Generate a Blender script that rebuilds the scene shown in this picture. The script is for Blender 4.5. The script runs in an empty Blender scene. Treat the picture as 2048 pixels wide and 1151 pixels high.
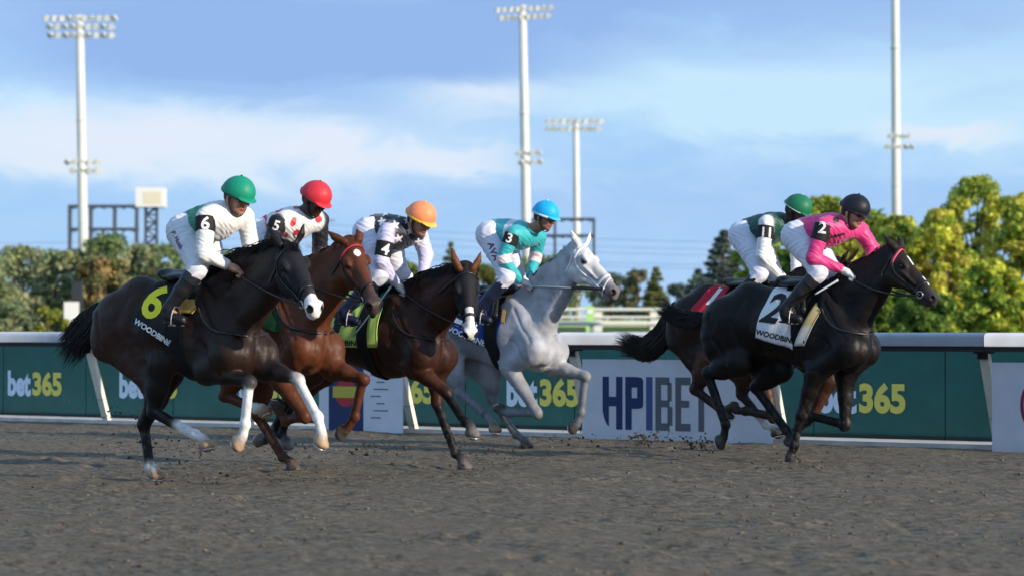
import bpy, math, random
import numpy as np
from mathutils import Vector, Matrix
from mathutils.bvhtree import BVHTree
# ------------------------------------------------------------------ camera, sky, sun, exposure
SC = bpy.context.scene
F = 5500.0; CXP = 1024.0; CYP = 575.5; CAMH = 1.1; HZ = 657.0
PITCH = math.atan((HZ - CYP) / F)
cam_d = bpy.data.cameras.new("camera"); cam_o = bpy.data.objects.new("camera", cam_d)
SC.collection.objects.link(cam_o); SC.camera = cam_o
cam_d.sensor_width = 36.0; cam_d.lens = 36.0 * F / 2048.0
cam_d.clip_start = 0.5; cam_d.clip_end = 20000.0
cam_o.location = (0, 0, CAMH); cam_o.rotation_euler = (math.pi / 2 + PITCH, 0, 0)
cam_d.dof.use_dof = True; cam_d.dof.focus_distance = 21.6; cam_d.dof.aperture_fstop = 2.9
SUN_EL = 17.0; SUN_AZ = 127.0     # azimuth clockwise from +Y (the view direction)
SUN_S = 3.1; SKY_S = 0.10; EXPO = 0.75
SC.view_settings.view_transform = 'Standard'; SC.view_settings.look = 'None'
SC.view_settings.gamma = 1.0; SC.view_settings.exposure = EXPO
SC.view_settings.use_curve_mapping = False

def lin(c):
    return tuple(((x / 255.0) / 12.92 if x / 255.0 <= 0.04045 else ((x / 255.0 + 0.055) / 1.055) ** 2.4) for x in c)

W = bpy.data.worlds.new("World"); SC.world = W; W.use_nodes = True
def build_world():
    nt = W.node_tree; N = nt.nodes; L = nt.links; N.clear()
    def nd(t, **k):
        n = N.new(t)
        for a, b in k.items(): setattr(n, a, b)
        return n
    def mth(op, a, b=None, c=None):
        n = nd('ShaderNodeMath', operation=op)
        for i, x in enumerate((a, b, c)):
            if x is None: continue
            if isinstance(x, (int, float)): n.inputs[i].default_value = x
            else: L.new(x, n.inputs[i])
        return n.outputs[0]
    out = nd('ShaderNodeOutputWorld'); bg = nd('ShaderNodeBackground')
    sky = nd('ShaderNodeTexSky', sky_type='NISHITA', sun_disc=False)
    sky.sun_elevation = math.radians(SUN_EL); sky.sun_rotation = math.radians(SUN_AZ)
    sky.air_density = 1.0; sky.dust_density = 0.6; sky.ozone_density = 2.0
    tc = nd('ShaderNodeTexCoord'); sep = nd('ShaderNodeSeparateXYZ'); L.new(tc.outputs['Generated'], sep.inputs[0])
    x, y, z = sep.outputs
    az = mth('ARCTAN2', x, y); el = z
    comb = nd('ShaderNodeCombineXYZ'); L.new(az, comb.inputs[0]); L.new(el, comb.inputs[1])
    def noise(sx, sy, off, det=4, rough=.5, dist=0.0):
        mp = nd('ShaderNodeMapping'); mp.inputs['Scale'].default_value = (sx, sy, 1); mp.inputs['Location'].default_value = (off, off * .7, off * .3)
        L.new(comb.outputs[0], mp.inputs[0])
        n = nd('ShaderNodeTexNoise'); n.inputs['Scale'].default_value = 1.0; n.inputs['Detail'].default_value = det
        n.inputs['Roughness'].default_value = rough; n.inputs['Distortion'].default_value = dist
        L.new(mp.outputs[0], n.inputs['Vector']); return n.outputs[0]
    n1 = noise(7, 26, 3.1, 3, .45); n2 = noise(24, 66, 8.7, 7, .62, .7)
    w1 = mth('MULTIPLY', mth('SUBTRACT', n1, .5), .035); w2 = mth('MULTIPLY', mth('SUBTRACT', n2, .5), .022)
    def blob(px, py, rx, ry, amp, tilt=0.0, p=1.0):
        a0 = (px - CXP) / F; e0 = (HZ - py) / F
        da = mth('SUBTRACT', az, a0)
        de = mth('SUBTRACT', mth('ADD', mth('ADD', el, mth('MULTIPLY', da, tilt)), mth('ADD', w1, w2)), e0)
        qa = mth('POWER', mth('ABSOLUTE', mth('DIVIDE', da, rx / F)), 2.0 * p); qe = mth('POWER', mth('ABSOLUTE', mth('DIVIDE', de, ry / F)), 2.0 * p)
        return mth('MULTIPLY', mth('EXPONENT', mth('MULTIPLY', mth('ADD', qa, qe), -1.0)), amp)
    # bright cloud banks
    br = None
    for b in [(120, 270, 560, 60, .95, .03, 1.3), (500, 300, 420, 36, .5, 0), (640, 287, 70, 26, .55, 0, 1.2), (880, 300, 150, 22, .6, 0, 1.2), (960, 212, 130, 38, .6, 0), (1500, 190, 330, 80, .7, -.02, 1.3),
              (1400, 158, 110, 26, .4, .1), (2000, 200, 520, 130, .75, 0, 1.2), (1250, 215, 260, 45, .5, .05), (1650, 270, 420, 30, .45, 0), (1880, 274, 130, 20, .5, 0, 1.3), (90, 205, 60, 22, .5, 0)]:
        t = blob(*b); br = t if br is None else mth('ADD', br, t)
    br = mth('MINIMUM', mth('MULTIPLY', br, mth('ADD', .45, mth('MULTIPLY', n2, 1.0))), 1.0)
    dk = None
    for b in [(690, 85, 590, 105, 1.0, .03, 1.9), (250, 50, 420, 90, .45, 0, 1.5), (1500, 20, 620, 55, .8, 0.0, 1.6), (560, 215, 260, 30, .5, 0.1, 1.3), (1900, 205, 200, 30, .35, 0, 1.2), (1500, 400, 700, 60, .25, 0, 1)]:
        t = blob(*b); dk = t if dk is None else mth('ADD', dk, t)
    dk = mth('MINIMUM', mth('MULTIPLY', dk, mth('ADD', .70, mth('MULTIPLY', n1, .6))), 1.0)
    # pinkish cloud cores: left half bank is a little warm, the right bank cool
    wm = mth('ADD', mth('ADD', blob(260, 280, 520, 55, .95, .03, 1.4), blob(645, 292, 75, 22, .7, 0, 1.3)), mth('ADD', blob(1880, 272, 130, 22, .9, 0, 1.3), mth('ADD', blob(970, 208, 130, 34, .7), blob(880, 300, 150, 16, .7, 0, 1.3))))
    wm = mth('MINIMUM', wm, 1.0)
    # height gradient of the clear air between clouds
    g = nd('ShaderNodeMapRange'); g.inputs['From Min'].default_value = 0.0; g.inputs['From Max'].default_value = 0.12; L.new(el, g.inputs['Value'])
    def mix(f, a, b):
        m = nd('ShaderNodeMix', data_type='RGBA'); 
        if isinstance(f, (int, float)): m.inputs[0].default_value = f
        else: L.new(f, m.inputs[0])
        for i, q in ((6, a), (7, b)):
            if isinstance(q, tuple): m.inputs[i].default_value = (*q, 1)
            else: L.new(q, m.inputs[i])
        return m.outputs[2]
    K = 1.0 / (2 ** EXPO)
    def S(c): return tuple(v * K for v in lin(c))
    base = mix(g.outputs[0], S((160, 203, 249)), S((162, 203, 249)))
    base = mix(mth('MULTIPLY', n1, .35), base, S((182, 218, 255)))
    base = mix(mth('MULTIPLY', mth('MAXIMUM', mth('SUBTRACT', n2, .42), 0.0), 2.2), base, S((186, 216, 252)))
    base = mix(mth('MULTIPLY', dk, .95), base, S((146, 181, 236)))
    base = mix(br, base, S((198, 233, 255)))
    base = mix(mth('MULTIPLY', wm, .95), base, S((229, 236, 252)))
    vsc = nd('ShaderNodeVectorMath', operation='SCALE'); L.new(sky.outputs[0], vsc.inputs[0]); vsc.inputs['Scale'].default_value = SKY_S
    # nearly closed cloud layer by the horizon, more of the clear sky higher up
    hf = nd('ShaderNodeMapRange'); hf.inputs['From Min'].default_value = 0.15; hf.inputs['From Max'].default_value = 0.9
    hf.inputs['To Min'].default_value = 0.97; hf.inputs['To Max'].default_value = 0.6; L.new(el, hf.inputs['Value'])
    fin = mix(hf.outputs[0], vsc.outputs[0], base)
    L.new(fin, bg.inputs[0]); bg.inputs[1].default_value = 1.0; L.new(bg.outputs[0], out.inputs[0])
build_world()
sun_d = bpy.data.lights.new("sun", 'SUN'); sun_o = bpy.data.objects.new("sun", sun_d); SC.collection.objects.link(sun_o)
sun_d.energy = SUN_S; sun_d.angle = math.radians(1.0); sun_d.color = (1.0, 0.87, 0.70)
_ts = Vector((math.sin(math.radians(SUN_AZ)) * math.cos(math.radians(SUN_EL)), math.cos(math.radians(SUN_AZ)) * math.cos(math.radians(SUN_EL)), math.sin(math.radians(SUN_EL))))
sun_o.rotation_euler = _ts.to_track_quat('Z', 'Y').to_euler(); sun_o.location = (30, -20, 30)

# ------------------------------------------------------------------ geometry of the place
HEAD = math.radians(37.3)                       # horses and rail run to the right and towards the viewer
D3 = np.array([math.cos(HEAD), -math.sin(HEAD), 0.0]); R3 = np.array([-math.sin(HEAD), -math.cos(HEAD), 0.0]); U3 = np.array([0, 0, 1.0])
CAM = np.array([0, 0, CAMH])
def ray(px, py):
    x = (px - CXP) / F; z = (CYP - py) / F
    return np.array([x, math.cos(PITCH) - z * math.sin(PITCH), math.sin(PITCH) + z * math.cos(PITCH)])
def ground_at(px, py, h=0.0):
    q = ray(px, py); return CAM + q * ((h - CAMH) / q[2])
def at_depth(px, py, Y):
    q = ray(px, py); return CAM + q * (Y / q[1])
def to_px(P):
    P = np.asarray(P); x = P[..., 0]; y = P[..., 1]; z = P[..., 2] - CAMH
    yy = y * math.cos(PITCH) + z * math.sin(PITCH); zz = -y * math.sin(PITCH) + z * math.cos(PITCH)
    return np.stack([CXP + F * x / yy, CYP - F * zz / yy], -1)

# ------------------------------------------------------------------ object helpers
COL = SC.collection
def link(o, parent=None):
    COL.objects.link(o)
    if parent is not None: o.parent = parent
    return o
def tag(o, label=None, cat=None, group=None, kind=None):
    if label: o['label'] = label
    if cat: o['category'] = cat
    if group: o['group'] = group
    if kind: o['kind'] = kind
    return o
def empty(name, loc, rz=0.0):
    o = bpy.data.objects.new(name, None); o.location = tuple(loc); o.rotation_euler = (0, 0, rz); o.empty_display_size = .2
    return link(o)
def mesh_np(name, V, faces, mat=None, parent=None, col=None, smooth=True, world=False):
    """V (n,3); faces (m,k) int array or list of such arrays; col per-vertex rgb. world=True: V is in world space, parent gets accounted for"""
    V = np.asarray(V, dtype=np.float64)
    if world and parent is not None:
        MI = np.array(world_matrix(parent).inverted()); V = V @ MI[:3, :3].T + MI[:3, 3]
    fl = faces if isinstance(faces, list) else [faces]
    fl = [np.asarray(f, dtype=np.int32) for f in fl if len(f)]
    me = bpy.data.meshes.new(name)
    me.vertices.add(len(V)); me.vertices.foreach_set('co', V.astype(np.float32).ravel())
    idx = np.concatenate([f.ravel() for f in fl]); tot = np.concatenate([np.full(len(f), f.shape[1], np.int32) for f in fl])
    st = np.concatenate([[0], np.cumsum(tot)[:-1]]).astype(np.int32)
    me.loops.add(len(idx)); me.loops.foreach_set('vertex_index', idx)
    me.polygons.add(len(tot)); me.polygons.foreach_set('loop_start', st)
    me.update(calc_edges=True)
    if smooth: me.polygons.foreach_set('use_smooth', np.ones(len(tot), dtype=bool))
    if col is not None:
        a = me.color_attributes.new('Col', 'FLOAT_COLOR', 'POINT')
        c = np.ones((len(V), 4), np.float32); c[:, :3] = col; a.data.foreach_set('color', c.ravel())
    me.validate(); me.update()
    o = bpy.data.objects.new(name, me)
    if mat: me.materials.append(mat)
    return link(o, parent)
def world_matrix(o):
    m = Matrix.LocRotScale(o.location, o.rotation_euler, o.scale)
    return world_matrix(o.parent) @ m if o.parent else m
class MB:
    def __init__(s): s.v = []; s.f = []; s.n = 0
    def add(s, V, Fc):
        s.v += [tuple(p) for p in V]; s.f += [tuple(i + s.n for i in f) for f in Fc]; s.n += len(V)
    def box(s, c, h, ax=None):
        c = np.array(c, float); ax = np.eye(3) if ax is None else np.array(ax, float)
        V = [c + sx * h[0] * ax[0] + sy * h[1] * ax[1] + sz * h[2] * ax[2] for sx in (-1, 1) for sy in (-1, 1) for sz in (-1, 1)]
        s.add(V, [(0, 1, 3, 2), (4, 6, 7, 5), (0, 4, 5, 1), (2, 3, 7, 6), (0, 2, 6, 4), (1, 5, 7, 3)])
    def tube(s, pts, rad, n=8, cap=True):
        pts = [np.array(p, float) for p in pts]; m = len(pts); rad = [rad] * m if isinstance(rad, (int, float)) else list(rad)
        V = []; prev = None
        for i, p in enumerate(pts):
            t = pts[min(i + 1, m - 1)] - pts[max(i - 1, 0)]; t = t / (np.linalg.norm(t) + 1e-9)
            if prev is None:
                a = np.array([0, 0, 1.0]) if abs(t[2]) < .9 else np.array([1.0, 0, 0])
            else: a = prev
            x = a - t * (a @ t); x /= np.linalg.norm(x) + 1e-9; prev = x; y = np.cross(t, x)
            V += [p + rad[i] * (math.cos(2 * math.pi * k / n) * x + math.sin(2 * math.pi * k / n) * y) for k in range(n)]
        Fc = [(i * n + k, i * n + (k + 1) % n, (i + 1) * n + (k + 1) % n, (i + 1) * n + k) for i in range(m - 1) for k in range(n)]
        if cap: Fc += [tuple(range(n - 1, -1, -1)), tuple((m - 1) * n + k for k in range(n))]
        s.add(V, Fc)
    def build(s, name, mat, parent=None, smooth=False, world=True):
        me = bpy.data.meshes.new(name); V = np.array(s.v)
        if world and parent is not None:
            MI = np.array(world_matrix(parent).inverted()); V = V @ MI[:3, :3].T + MI[:3, 3]
        me.from_pydata([tuple(p) for p in V], [], s.f)
        if smooth: me.polygons.foreach_set('use_smooth', np.ones(len(me.polygons), dtype=bool))
        me.update(); me.materials.append(mat)
        return link(bpy.data.objects.new(name, me), parent)

# ------------------------------------------------------------------ materials
_M = {}
def mat(name, col, rough=.6, spec=.4, metal=0.0, attr=False, nz=0.0, nscale=8.0, bump=0.0, bscale=60.0, bdist=.004, sheen=0.0, coat=0.0, trans=0.0, det=4):
    if name in _M: return _M[name]
    m = bpy.data.materials.new(name); m.use_nodes = True; nt = m.node_tree; N = nt.nodes; L = nt.links
    b = N['Principled BSDF']; b.inputs['Roughness'].default_value = rough; b.inputs['Specular IOR Level'].default_value = spec
    b.inputs['Metallic'].default_value = metal; b.inputs['Sheen Weight'].default_value = sheen; b.inputs['Coat Weight'].default_value = coat
    tc = N.new('ShaderNodeTexCoord')
    if attr:
        a = N.new('ShaderNodeAttribute'); a.attribute_name = 'Col'; src = a.outputs['Color']
    else:
        a = N.new('ShaderNodeRGB'); a.outputs[0].default_value = (*col, 1); src = a.outputs[0]
    if nz > 0:
        n = N.new('ShaderNodeTexNoise'); n.inputs['Scale'].default_value = nscale; n.inputs['Detail'].default_value = det; L.new(tc.outputs['Object'], n.inputs['Vector'])
        mr = N.new('ShaderNodeMapRange'); mr.inputs['From Min'].default_value = .25; mr.inputs['From Max'].default_value = .75
        mr.inputs['To Min'].default_value = 1 - nz; mr.inputs['To Max'].default_value = 1 + nz; L.new(n.outputs[0], mr.inputs['Value'])
        vm = N.new('ShaderNodeVectorMath'); vm.operation = 'SCALE'; L.new(src, vm.inputs[0]); L.new(mr.outputs[0], vm.inputs['Scale']); src = vm.outputs[0]
    L.new(src, b.inputs['Base Color'])
    if bump > 0:
        n = N.new('ShaderNodeTexNoise'); n.inputs['Scale'].default_value = bscale; n.inputs['Detail'].default_value = 5; L.new(tc.outputs['Object'], n.inputs['Vector'])
        bp = N.new('ShaderNodeBump'); bp.inputs['Strength'].default_value = bump; bp.inputs['Distance'].default_value = bdist
        L.new(n.outputs[0], bp.inputs['Height']); L.new(bp.outputs[0], b.inputs['Normal'])
    if trans > 0:
        t = N.new('ShaderNodeBsdfTranslucent'); L.new(src, t.inputs[0]); mx = N.new('ShaderNodeMixShader'); mx.inputs[0].default_value = trans
        L.new(b.outputs[0], mx.inputs[1]); L.new(t.outputs[0], mx.inputs[2]); L.new(mx.outputs[0], N['Material Output'].inputs[0])
    _M[name] = m; return m

# ------------------------------------------------------------------ numpy noise
_rs = np.random.RandomState(7); _LAT = _rs.rand(64, 64).astype(np.float32)
def vnoise2(x, y):
    xi = np.floor(x).astype(int); yi = np.floor(y).astype(int); fx = x - xi; fy = y - yi
    fx = fx * fx * (3 - 2 * fx); fy = fy * fy * (3 - 2 * fy)
    a = _LAT[xi % 64, yi % 64]; b = _LAT[(xi + 1) % 64, yi % 64]; c = _LAT[xi % 64, (yi + 1) % 64]; e = _LAT[(xi + 1) % 64, (yi + 1) % 64]
    return (a * (1 - fx) + b * fx) * (1 - fy) + (c * (1 - fx) + e * fx) * fy - .5
def fbm2(x, y, o=4, g=.5):
    r = 0; a = 1.0
    for i in range(o):
        r = r + a * vnoise2(x * 2 ** i + 17.3 * i, y * 2 ** i + 5.1 * i); a *= g
    return r

# ------------------------------------------------------------------ implicit surfaces
class Field:
    """smooth union of tapered capsules and ellipsoids, meshed with surface nets: gives one continuous skin"""
    def __init__(s): s.P = []; s.cuts = []; s.K = []
    def kc(s, a, b, r1, r2, c): s.K.append(('c', np.array(a, float), np.array(b, float), r1, r2, 0, c, None, 1.0))
    def cap(s, a, b, r1, r2, k=.02, c=None, n=None, sq=1.0):
        s.P.append(('c', np.array(a, float), np.array(b, float), r1, r2, k, c, None if n is None else np.array(n, float), sq)); return s
    def ell(s, c0, r, k=.02, c=None, ax=None):
        s.P.append(('e', np.array(c0, float), np.array(r, float), np.eye(3) if ax is None else np.array(ax, float), None, k, c, None, 1.0)); return s
    @staticmethod
    def dist(pr, X):
        if pr[0] == 'c':
            _, a, b, r1, r2, k, c, n, sq = pr
            q = X - a
            ba = b - a
            if n is not None:
                q = q + (q @ n)[..., None] * n * (1 / sq - 1); ba = ba + (ba @ n) * n * (1 / sq - 1)
            t = np.clip((q @ ba) / (ba @ ba + 1e-9), 0, 1)
            dd = np.sqrt(((q - t[..., None] * ba) ** 2).sum(-1)) - (r1 + (r2 - r1) * t)
            return dd * (sq ** .5 if sq < 1 else 1)
        _, c0, r, ax, _, k, c, _, _ = pr
        q = (X - c0) @ ax.T
        k0 = np.sqrt(((q / r) ** 2).sum(-1)); k1 = np.sqrt(((q / (r * r)) ** 2).sum(-1)) + 1e-9
        return k0 * (k0 - 1) / k1
    def bounds(s, pr):
        if pr[0] == 'c':
            R = max(pr[3], pr[4]); return np.minimum(pr[1], pr[2]) - R, np.maximum(pr[1], pr[2]) + R
        e = np.abs(pr[3].T) @ pr[2]; return pr[1] - e, pr[1] + e
    def mesh(s, h=.01, pad=.03, inflate=0.0, cuts=(), noise=None):
        B = [s.bounds(p) for p in s.P]; lo = np.min([b[0] for b in B], 0) - pad - inflate; hi = np.max([b[1] for b in B], 0) + pad + inflate
        n = np.ceil((hi - lo) / h).astype(int) + 1
        D = np.full(n, .25, np.float32)
        for pr, (bl, bh) in zip(s.P, B):
            k = max(pr[5], 1e-4); mg = k + .03 + inflate
            i0 = np.maximum(np.floor((bl - mg - lo) / h).astype(int), 0); i1 = np.minimum(np.ceil((bh + mg - lo) / h).astype(int) + 1, n)
            ax = [lo[j] + h * np.arange(i0[j], i1[j], dtype=np.float32) for j in range(3)]
            X = np.stack(np.meshgrid(*ax, indexing='ij'), -1).astype(np.float32)
            d = s.dist(pr, X).astype(np.float32)
            sl = tuple(slice(i0[j], i1[j]) for j in range(3)); d0 = D[sl]
            hh = np.maximum(k - np.abs(d0 - d), 0) / k
            D[sl] = np.minimum(d0, d) - hh * hh * k * .25
        D -= inflate
        for (c0, r, k) in s.cuts:
            c0 = np.array(c0); mg = r + k + .02
            i0 = np.maximum(np.floor((c0 - mg - lo) / h).astype(int), 0); i1 = np.minimum(np.ceil((c0 + mg - lo) / h).astype(int) + 1, n)
            if np.any(i1 <= i0): continue
            ax = [lo[j] + h * np.arange(i0[j], i1[j]) for j in range(3)]
            X = np.stack(np.meshgrid(*ax, indexing='ij'), -1); d = r - np.sqrt(((X - c0) ** 2).sum(-1))
            sl = tuple(slice(i0[j], i1[j]) for j in range(3)); d0 = D[sl]
            hh = np.maximum(k - np.abs(d0 - d), 0) / k; D[sl] = np.maximum(d0, d) + hh * hh * k * .25
        if cuts:
            ax = [lo[j] + h * np.arange(n[j], dtype=np.float32) for j in range(3)]
            for (p0, nn) in cuts:      # keep the side where (x-p0).nn < 0
                pl = (ax[0] - p0[0])[:, None, None] * nn[0] + (ax[1] - p0[1])[None, :, None] * nn[1] + (ax[2] - p0[2])[None, None, :] * nn[2]
                D = np.maximum(D, pl.astype(np.float32))
        V, Q = nets(D, lo, h)
        return V, Q
    def colors(s, V, default=(.5, .5, .5), soft=70.0, scale=None):
        acc = np.zeros((len(V), 3)); wt = np.full(len(V), 1e-12)
        X = V.astype(np.float32)
        for pr in s.P + s.K:
            if pr[6] is None: continue
            dd = np.clip(s.dist(pr, X), -.03, .4); w = np.exp(-soft * dd); acc += w[:, None] * np.array(pr[6]); wt += w
        return acc / wt[:, None]
def nets(D, lo, h):
    neg = D < 0
    c = np.zeros(tuple(np.array(D.shape) - 1), np.int8)
    for i in (0, 1):
        for j in (0, 1):
            for k in (0, 1):
                c += neg[i:i + c.shape[0], j:j + c.shape[1], k:k + c.shape[2]]
    act = (c > 0) & (c < 8)
    I = np.argwhere(act); ids = np.full(c.shape, -1, np.int32); ids[act] = np.arange(len(I))
    acc = np.zeros((len(I), 3)); cnt = np.zeros(len(I))
    cor = [(i, j, k) for i in (0, 1) for j in (0, 1) for k in (0, 1)]
    vals = {q: D[I[:, 0] + q[0], I[:, 1] + q[1], I[:, 2] + q[2]] for q in cor}
    for a in cor:
        for ax in range(3):
            if a[ax] == 1: continue
            b = list(a); b[ax] = 1; b = tuple(b)
            da, db = vals[a], vals[b]; m = (da < 0) != (db < 0)
            t = np.where(m, da / np.where(m, da - db, 1), 0)
            p = np.tile(np.array(a, float), (len(I), 1)); p[:, ax] = t
            acc[m] += p[m]; cnt[m] += 1
    V = (I + acc / cnt[:, None]) * h + lo
    Q = []
    for ax in range(3):
        s0 = [slice(None)] * 3; s1 = [slice(None)] * 3; s0[ax] = slice(0, -1); s1[ax] = slice(1, None)
        e = neg[tuple(s0)] != neg[tuple(s1)]
        E = np.argwhere(e); o = [q for q in range(3) if q != ax]
        ok = np.ones(len(E), bool)
        for q in o: ok &= (E[:, q] > 0) & (E[:, q] < D.shape[q] - 1)
        E = E[ok]
        def cell(du, dv):
            c_ = E.copy(); c_[:, o[0]] -= du; c_[:, o[1]] -= dv; return ids[c_[:, 0], c_[:, 1], c_[:, 2]]
        q = np.stack([cell(0, 0), cell(1, 0), cell(1, 1), cell(0, 1)], 1)
        fl = neg[E[:, 0], E[:, 1], E[:, 2]]
        if ax == 1: fl = ~fl
        q[~fl] = q[~fl][:, ::-1]
        # orientation: outward
        Q.append(q)
    Q = np.concatenate(Q)
    Q = Q[(Q >= 0).all(1)]
    return V, Q
def vnormals(V, Q):
    a = V[Q[:, 2]] - V[Q[:, 0]]; b = V[Q[:, 3]] - V[Q[:, 1]]; n = np.cross(a, b)
    N = np.zeros_like(V)
    for i in range(4): np.add.at(N, Q[:, i], n)
    return N / (np.linalg.norm(N, axis=1)[:, None] + 1e-12)
def fixwind(V, Q):
    """make faces point outwards (signed volume positive)"""
    a, b, c, d_ = V[Q[:, 0]], V[Q[:, 1]], V[Q[:, 2]], V[Q[:, 3]]
    vol = (np.einsum('ij,ij->i', a, np.cross(b, c)) + np.einsum('ij,ij->i', a, np.cross(c, d_))).sum()
    return Q if vol > 0 else Q[:, ::-1]
def bvh_of(V, Q):
    return BVHTree.FromPolygons([tuple(p) for p in V], [tuple(int(i) for i in q) for q in Q])
def unit(a):
    a = np.array(a, float); return a / (np.linalg.norm(a) + 1e-12)
# ------------------------------------------------------------------ horses
class Frame:
    """local frame of one horse: x forward, y to the horse's left (away from the viewer), z up"""
    def __init__(s, O):
        s.O = np.array(O, float); s.R = np.stack([D3, -R3, U3])      # rows: local axes in world
        s.cam = s.R @ (CAM - s.O)
    def ray(s, px, py): return unit(s.R @ ray(px, py))
    def at(s, px, py, v=0.0):
        q = s.ray(px, py); t = (-v - s.cam[1]) / q[1]; return s.cam + q * t
    def world(s, P): return np.asarray(P) @ s.R + s.O
    def px(s, P): return to_px(s.world(P))

def ribbon(mb, pts, nrm, w, th=.004, closed=False):
    pts = [np.array(p, float) for p in pts]; m = len(pts); V = []
    for i, p in enumerate(pts):
        a = pts[(i + 1) % m] if (closed or i < m - 1) else p; b = pts[i - 1] if (closed or i > 0) else p
        t = unit(a - b); n = unit(np.array(nrm[i]) - t * (np.array(nrm[i]) @ t)); s = np.cross(t, n)
        V += [p + s * w / 2, p + s * w / 2 + n * th, p - s * w / 2 + n * th, p - s * w / 2]
    Fc = []
    for i in range(m if closed else m - 1):
        j = (i + 1) % m
        for k in range(4): Fc.append((i * 4 + k, i * 4 + (k + 1) % 4, j * 4 + (k + 1) % 4, j * 4 + k))
    if not closed: Fc += [(0, 1, 2, 3), tuple((m - 1) * 4 + k for k in (3, 2, 1, 0))]
    mb.add(V, Fc)
def cast(bvh, o, d, maxd=3.0):
    h = bvh.ray_cast(Vector(o), Vector(d), maxd)
    if h[0] is None: return None, None
    n = np.array(h[1]); 
    if n @ np.array(d) > 0: n = -n
    return np.array(h[0]), n
def local_cast(fr, bvh, px, py):
    return cast(bvh, fr.cam, fr.ray(px, py), 60.0)
def text_verts(body, bold=.02, res=3, shear=0.0):
    cu = bpy.data.curves.new('t', 'FONT'); cu.body = body; cu.size = 1.0; cu.offset = bold; cu.resolution_u = res; cu.shear = shear
    cu.align_x = 'CENTER'; cu.align_y = 'CENTER'
    o = bpy.data.objects.new('t', cu); SC.collection.objects.link(o); bpy.context.view_layer.update()
    me = bpy.data.meshes.new_from_object(o)
    import bmesh
    bm = bmesh.new(); bm.from_mesh(me); bmesh.ops.triangulate(bm, faces=bm.faces)
    V = np.array([v.co[:] for v in bm.verts]); Fc = [tuple(v.index for v in f.verts) for f in bm.faces]
    bm.free(); bpy.data.objects.remove(o); bpy.data.curves.remove(cu); bpy.data.meshes.remove(me)
    V[:, :2] -= (V[:, :2].max(0) + V[:, :2].min(0)) / 2
    return V, Fc
def subdiv_long(V, Fc, L):
    V = [np.array(v) for v in V]; Fc = list(Fc)
    for it in range(4):
        cache = {}; out = []; any_ = False
        def midp(i, j):
            k = (min(i, j), max(i, j))
            if k not in cache: cache[k] = len(V); V.append((V[i] + V[j]) / 2)
            return cache[k]
        for f in Fc:
            e = [(np.linalg.norm(V[f[i]] - V[f[(i + 1) % 3]]) > L) for i in range(3)]
            if not any(e): out.append(f); continue
            any_ = True; a, b, c = f
            m = [midp(f[i], f[(i + 1) % 3]) if e[i] else None for i in range(3)]
            n = sum(e)
            if n == 3: out += [(a, m[0], m[2]), (m[0], b, m[1]), (m[2], m[1], c), (m[0], m[1], m[2])]
            else:
                i = e.index(True)
                if n == 2:
                    i = [k for k in range(3) if e[k] and e[(k + 1) % 3]][0]
                    p, q, r_ = f[i], f[(i + 1) % 3], f[(i + 2) % 3]; m1 = m[i]; m2 = m[(i + 1) % 3]
                    out += [(m1, q, m2), (p, m1, m2), (p, m2, r_)]
                else:
                    p, q, r_ = f[i], f[(i + 1) % 3], f[(i + 2) % 3]; out += [(p, m[i], r_), (m[i], q, r_)]
        Fc = out
        if not any_: break
    return np.array(V), Fc
def decal(fr, bvh, body, c, h, ang, name, material, parent, sx=1.0, bold=.03, off=.004, shear=0.0, V2=None, seg=.25, th=.003):
    """flat print laid onto a curved surface; c, h in photograph pixels, ang degrees counter-clockwise"""
    if V2 is None: V, Fc = text_verts(body, bold)
    else: V, Fc = np.array(V2[0], float), V2[1]
    hh = V[:, 1].max() - V[:, 1].min(); V = V / hh; V, Fc = subdiv_long(V, Fc, seg)
    x = V[:, 0] * sx * h + V[:, 1] * h * shear; y = V[:, 1] * h; a = math.radians(ang)
    X = c[0] + x * math.cos(a) - y * math.sin(a); Y = c[1] - (x * math.sin(a) + y * math.cos(a))
    P = []; ok = []
    for q, w in zip(X, Y):
        p, n = local_cast(fr, bvh, q, w)
        ok.append(p is not None); P.append(p + n * off if p is not None else np.zeros(3))
    Fc = [f for f in Fc if all(ok[i] for i in f)]
    if not Fc: return None
    keep = sorted({i for f in Fc for i in f}); mp = {k: i for i, k in enumerate(keep)}
    mb = MB(); mb.add([P[k] for k in keep], [tuple(mp[i] for i in f) for f in Fc])
    return mb.build(name, material, parent, world=False)
def locks(pts, n, spread, length, rad, rnd, dirf, segs=5):
    """hair: n thin tapered locks starting along the polyline pts"""
    V = []; Q = []; k = 0
    P = np.array(pts)
    seg = np.linalg.norm(np.diff(P, axis=0), axis=1); cum = np.concatenate([[0], np.cumsum(seg)])
    for i in range(n):
        s = rnd.random() * cum[-1]; j = min(np.searchsorted(cum, s) - 1, len(seg) - 1); j = max(j, 0); f = (s - cum[j]) / (seg[j] + 1e-9)
        b = P[j] * (1 - f) + P[j + 1] * f + np.array([rnd.gauss(0, spread) for _ in range(3)])
        path = dirf(b, s / cum[-1], length * (.6 + .7 * rnd.random()), rnd, segs)
        for a, p in enumerate(path):
            t = a / (len(path) - 1); r_ = rad * (1.0 - t) ** .6 * (.7 + .3 * rnd.random()) + .0006
            q = path[min(a + 1, len(path) - 1)] - path[max(a - 1, 0)]; q = unit(q)
            x = unit(np.cross(q, (0.3, 1, .2))); y = np.cross(q, x)
            V += [p + r_ * x, p + r_ * (-.5 * x + .87 * y), p + r_ * (-.5 * x - .87 * y)]
            if a < len(path) - 1:
                for c in range(3): Q.append((k + c, k + (c + 1) % 3, k + 3 + (c + 1) % 3, k + 3 + c))
            k += 3
    return np.array(V), np.array(Q)

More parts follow.
